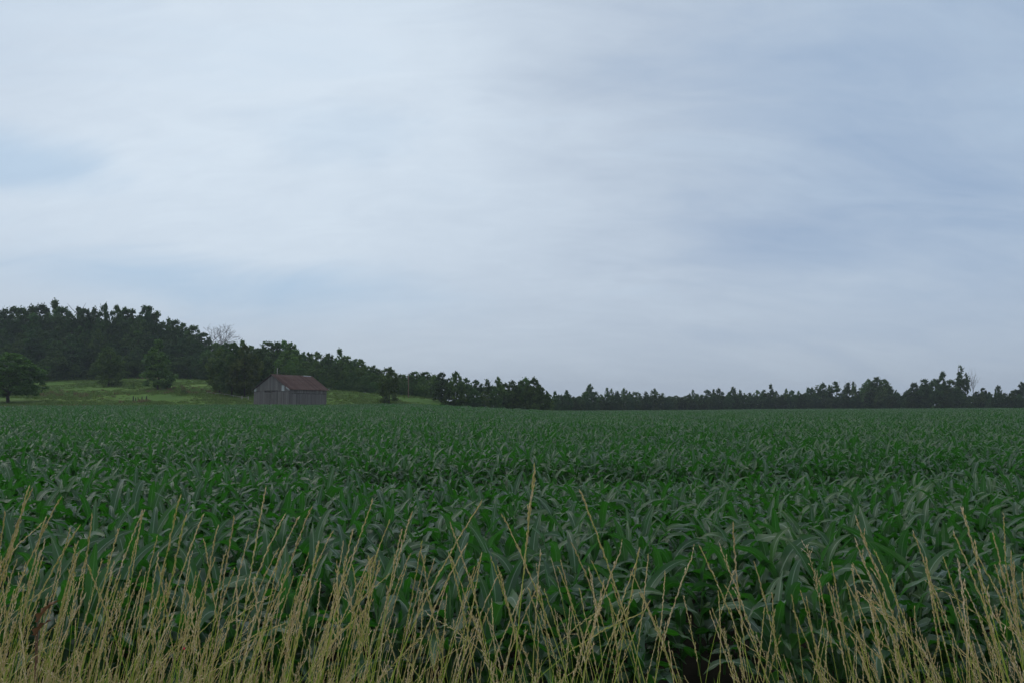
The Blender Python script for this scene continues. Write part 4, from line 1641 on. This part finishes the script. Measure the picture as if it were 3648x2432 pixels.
# the tall single stalks that stand above the tangle: (tip px, tip py, lean, distance)
TIPS = [(110, 1735, 1, 2.5), (100, 1740, 1, 2.9), (330, 1795, 1, 2.5), (160, 1840, 1, 2.8), (505, 1835, 1, 2.7), (640, 1760, 1, 2.5), (660, 1832, 1, 2.3), (775, 1850, 1, 2.9), (835, 1800, 1, 2.6), (945, 1765, .2, 2.6), (1105, 1790, 1, 2.4), (1325, 1780, 1, 2.5), (1385, 1880, 1, 2.8),
        (1465, 1825, 0, 2.7), (1710, 1800, 1.2, 2.4), (1605, 1855, -.3, 2.8), (1905, 1668, .1, 2.2), (1795, 1830, -1, 2.5), (2070, 1770, -1, 2.4), (2040, 1900, -.8, 2.7), (2275, 1950, 1, 2.6), (2210, 1965, .1, 2.8), (2310, 1980, .6, 2.9), (2465, 1990, .1, 2.6), (2495, 1950, -.6, 2.6), (2565, 1950, -.6, 2.7), (2610, 1855, -.7, 2.4),
        (2965, 2000, -1, 2.6), (3050, 1850, -.7, 2.4), (3048, 1930, -.7, 2.6), (3255, 1900, -.5, 2.6), (3300, 1995, -.7, 2.7), (3400, 1925, -.6, 2.5), (3430, 1830, -.8, 2.2), (3540, 1900, -.6, 2.5), (3365, 2010, -.6, 2.8), (3180, 2070, -1, 2.7), (2855, 2115, -.6, 2.6), (2830, 2190, -1, 2.5), (2920, 2060, -.8, 2.8),
        (60, 1860, .6, 2.9), (250, 1870, 1, 2.9), (420, 1905, .8, 2.8), (560, 1900, .7, 2.9), (720, 1880, .5, 2.9), (885, 1905, .4, 3.0), (1010, 1880, .8, 2.8), (1180, 1900, 1, 2.9), (1060, 1850, .5, 2.6), (1255, 1905, .8, 2.7), (1430, 1900, .9, 2.9), (1545, 1960, .4, 2.8), (1660, 1930, 1, 2.6), (1750, 1990, -.5, 2.8), (2000, 1990, -.6, 2.7),
        (20, 1790, .9, 2.7), (210, 1790, 1, 2.8), (280, 1880, .9, 2.6), (2110, 2000, -.7, 2.9), (2370, 2045, .8, 2.9), (2690, 2010, -.6, 2.8), (2750, 2080, -.9, 2.9), (3120, 2010, -.6, 2.9), (3480, 1990, -.6, 2.9), (3600, 1960, -.7, 2.7), (3640, 2040, -.8, 2.6), (1860, 2080, .2, 2.9), (1940, 2120, -.5, 2.8), (2560, 2130, .7, 3.0), (1350, 2010, .7, 2.9)]
rgx = random.Random(5)
for q in range(70):
    px_ = rgx.uniform(-60, 3700)
    top_ = np.interp(px_, [0, 800, 1500, 2100, 2600, 3100, 3648], [1900, 1930, 1960, 2020, 2100, 2040, 1960]) + rgx.uniform(-20, 110)
    TIPS.append((px_, top_, 1 if rgx.random() < np.interp(px_, [0, 1300, 1900, 2500], [.95, .85, .5, .1]) else -1, rgx.uniform(2.5, 3.2)))
STC = []
for q in range(30):
    tl_ = (.02, .06, .11, .16, .23)[q % 5] + rng.uniform(-.02, .02)
    st, hd, lf, tp = culm(4000 + q, 1.0, tl_, rng.uniform(.0, .14), rng.uniform(.19, .28), rng.uniform(.02, .28))
    STC.append((tl_, tp, st.mesh('stem', M_GRASS), hd.mesh('seed_head', M_GRASS), lf.mesh('leaf', M_GRASS)))
named = {(1905, 1668): 'tallest single grass stalk, its straight seed head standing above the middle of the corn',
         (110, 1735): 'long seed head bowing right at the far left, tallest there',
         (330, 1795): 'arching grass stalk crossing in front of the corn left of the large upright leaf',
         (3430, 1830): 'thickest seed head leaning left near the right side of the verge',
         (2070, 1770): 'tall slim stalk leaning left beside the middle of the corn',
         (2610, 1855): 'tallest stalk leaning left above the dark gap in the front corn row',
         (945, 1765): 'tall nearly upright grass stalk below the barn'}
for (px_, py_, ln_, Yd) in TIPS:
    u_, v_ = ray(px_, py_)
    tip = np.array([u_ * Yd, Yd, CAMZ + v_ * Yd])
    want = abs(ln_) * .15 + .02
    c_ = min(STC, key=lambda s__: abs(s__[0] - want) + rnd.uniform(0, .05))
    tp = c_[1]
    g_ = gz(tip[0], tip[1])
    Hs = (tip[2] - g_) / tp[2]
    if Hs < .5:
        continue
    rz0 = rnd.gauss(0, .35) + (0 if ln_ >= 0 else math.pi)
    bx0 = tip[0] - (math.cos(rz0) * tp[0] - math.sin(rz0) * tp[1]) * Hs
    by0 = tip[1] - (math.sin(rz0) * tp[0] + math.cos(rz0) * tp[1]) * Hs
    root = empty('grass_stalk', (bx0, by0, gz(bx0, by0)), rz0)
    root.scale = (Hs, Hs, Hs)
    lab = named.get((px_, py_))
    if lab:
        tag(root, lab, 'grass stalk')
    elif px_ < 1250:
        tag(root, 'tall straw-coloured grass stalk below the barn and the left pasture', 'grass stalk', 'tall grass stalks of the left third of the verge')
    elif px_ < 2450:
        tag(root, 'tall straw-coloured grass stalk in front of the middle of the corn', 'grass stalk', 'tall grass stalks of the middle of the verge')
    else:
        tag(root, 'tall straw-coloured grass stalk right of the dark gap in the corn', 'grass stalk', 'tall grass stalks of the right part of the verge')
    obj('stem', c_[2], root)
    obj('seed_head', c_[3], root)
    obj('leaf', c_[4], root)

# brown curled dock leaves low on the left, and the small red beetle
def dock(px_, py_, Yd, ln, az, label):
    u_, v_ = ray(px_, py_)
    x_, z_ = u_ * Yd, CAMZ + v_ * Yd
    V_, Q_, U_ = leaf_arrays(rng, ln, .035, R(25), R(50), segs=8, across=(-1, -.5, 0, .5, 1), wave=1.5, fold=.9)
    root = empty('dock_plant', (x_, Yd, gz(x_, Yd)), az)
    h0 = z_ - gz(x_, Yd)
    tag(root, label, 'weed')
    a = Acc()
    a.tube([[0, 0, 0], [.01, 0, h0 * .6], [0, 0, h0]], [.004, .003, .002], 5)
    obj('stem', a.mesh('dock_stem', M_DOCK, True), root)
    obj('leaf', mesh_np('dock_leaf', V_, Q_, M_DOCK, uv=U_, tone=np.full(len(V_), .6)), root, (0, 0, h0))


dock(135, 2215, 2.75, .10, .3, 'rusty brown curled dock leaf among the grass at the lower left')
dock(128, 2262, 2.75, .07, .1, 'reddish withered leaf just below the rusty brown dock leaf')

u_, v_ = ray(656, 2308)
Yd = 2.6
bt = empty('beetle', (u_ * Yd, Yd, CAMZ + v_ * Yd))
tag(bt, 'tiny bright red beetle on a dry grass stem at the lower left', 'beetle')
m, t, o_ = new_mat('red_shell')
principled(t, o_, (0.75, 0.02, 0.06), 0.3, .5)


def dome(rx, ry, rz, mat, name):
    nu, nv = 10, 6
    V_ = [[rx * math.cos(a_ * 2 * math.pi / nu) * math.sin(b_ * math.pi / nv), ry * math.sin(a_ * 2 * math.pi / nu) * math.sin(b_ * math.pi / nv), rz * math.cos(b_ * math.pi / nv)] for b_ in range(nv + 1) for a_ in range(nu)]
    Q_ = [[b_ * nu + a_, (b_ + 1) * nu + a_, (b_ + 1) * nu + (a_ + 1) % nu, b_ * nu + (a_ + 1) % nu] for b_ in range(nv) for a_ in range(nu)]
    return mesh_np(name, V_, np.array(Q_), mat)


obj('shell', dome(.0032, .003, .0040, m, 'shell'), bt)
obj('head', dome(.0016, .0014, .0014, M_DARKIN, 'head'), bt, (0, 0, .0046))
a = Acc()
a.tube([[.004, .003, -(CAMZ + v_ * Yd) + gz(u_ * Yd, Yd)], [.003, .004, -.3], [.0, .0042, .02], [.0, .005, .10]], [.0016, .0014, .001, .0007], 4, tone=.6)
o = obj('grass_stalk', a.mesh('grass_stalk', M_GRASS), None, bt.location)
tag(o, 'dry stem carrying the red beetle at the lower left', 'grass stalk')

# ------------------------------------------------------------------ haze
HZ = 0.00022
m = bpy.data.materials.new('haze')
m.use_nodes = True
t = m.node_tree
t.nodes.clear()
o_ = t.nodes.new('ShaderNodeOutputMaterial')
pv = t.nodes.new('ShaderNodeVolumePrincipled')
pv.inputs['Color'].default_value = (.86, .92, 1.0, 1)
pv.inputs['Density'].default_value = HZ
pv.inputs['Anisotropy'].default_value = 0.0
t.links.new(pv.outputs[0], o_.inputs['Volume'])
a = Acc()
zmin = float(ground(X, Y).min()) - 1.0
a.box((-2410, -310, zmin), (2410, 2660, 75))
hz_ = obj('haze', a.mesh('haze', m))
tag(hz_, kind='stuff')
hz_['label'] = 'thin summer haze over the fields'
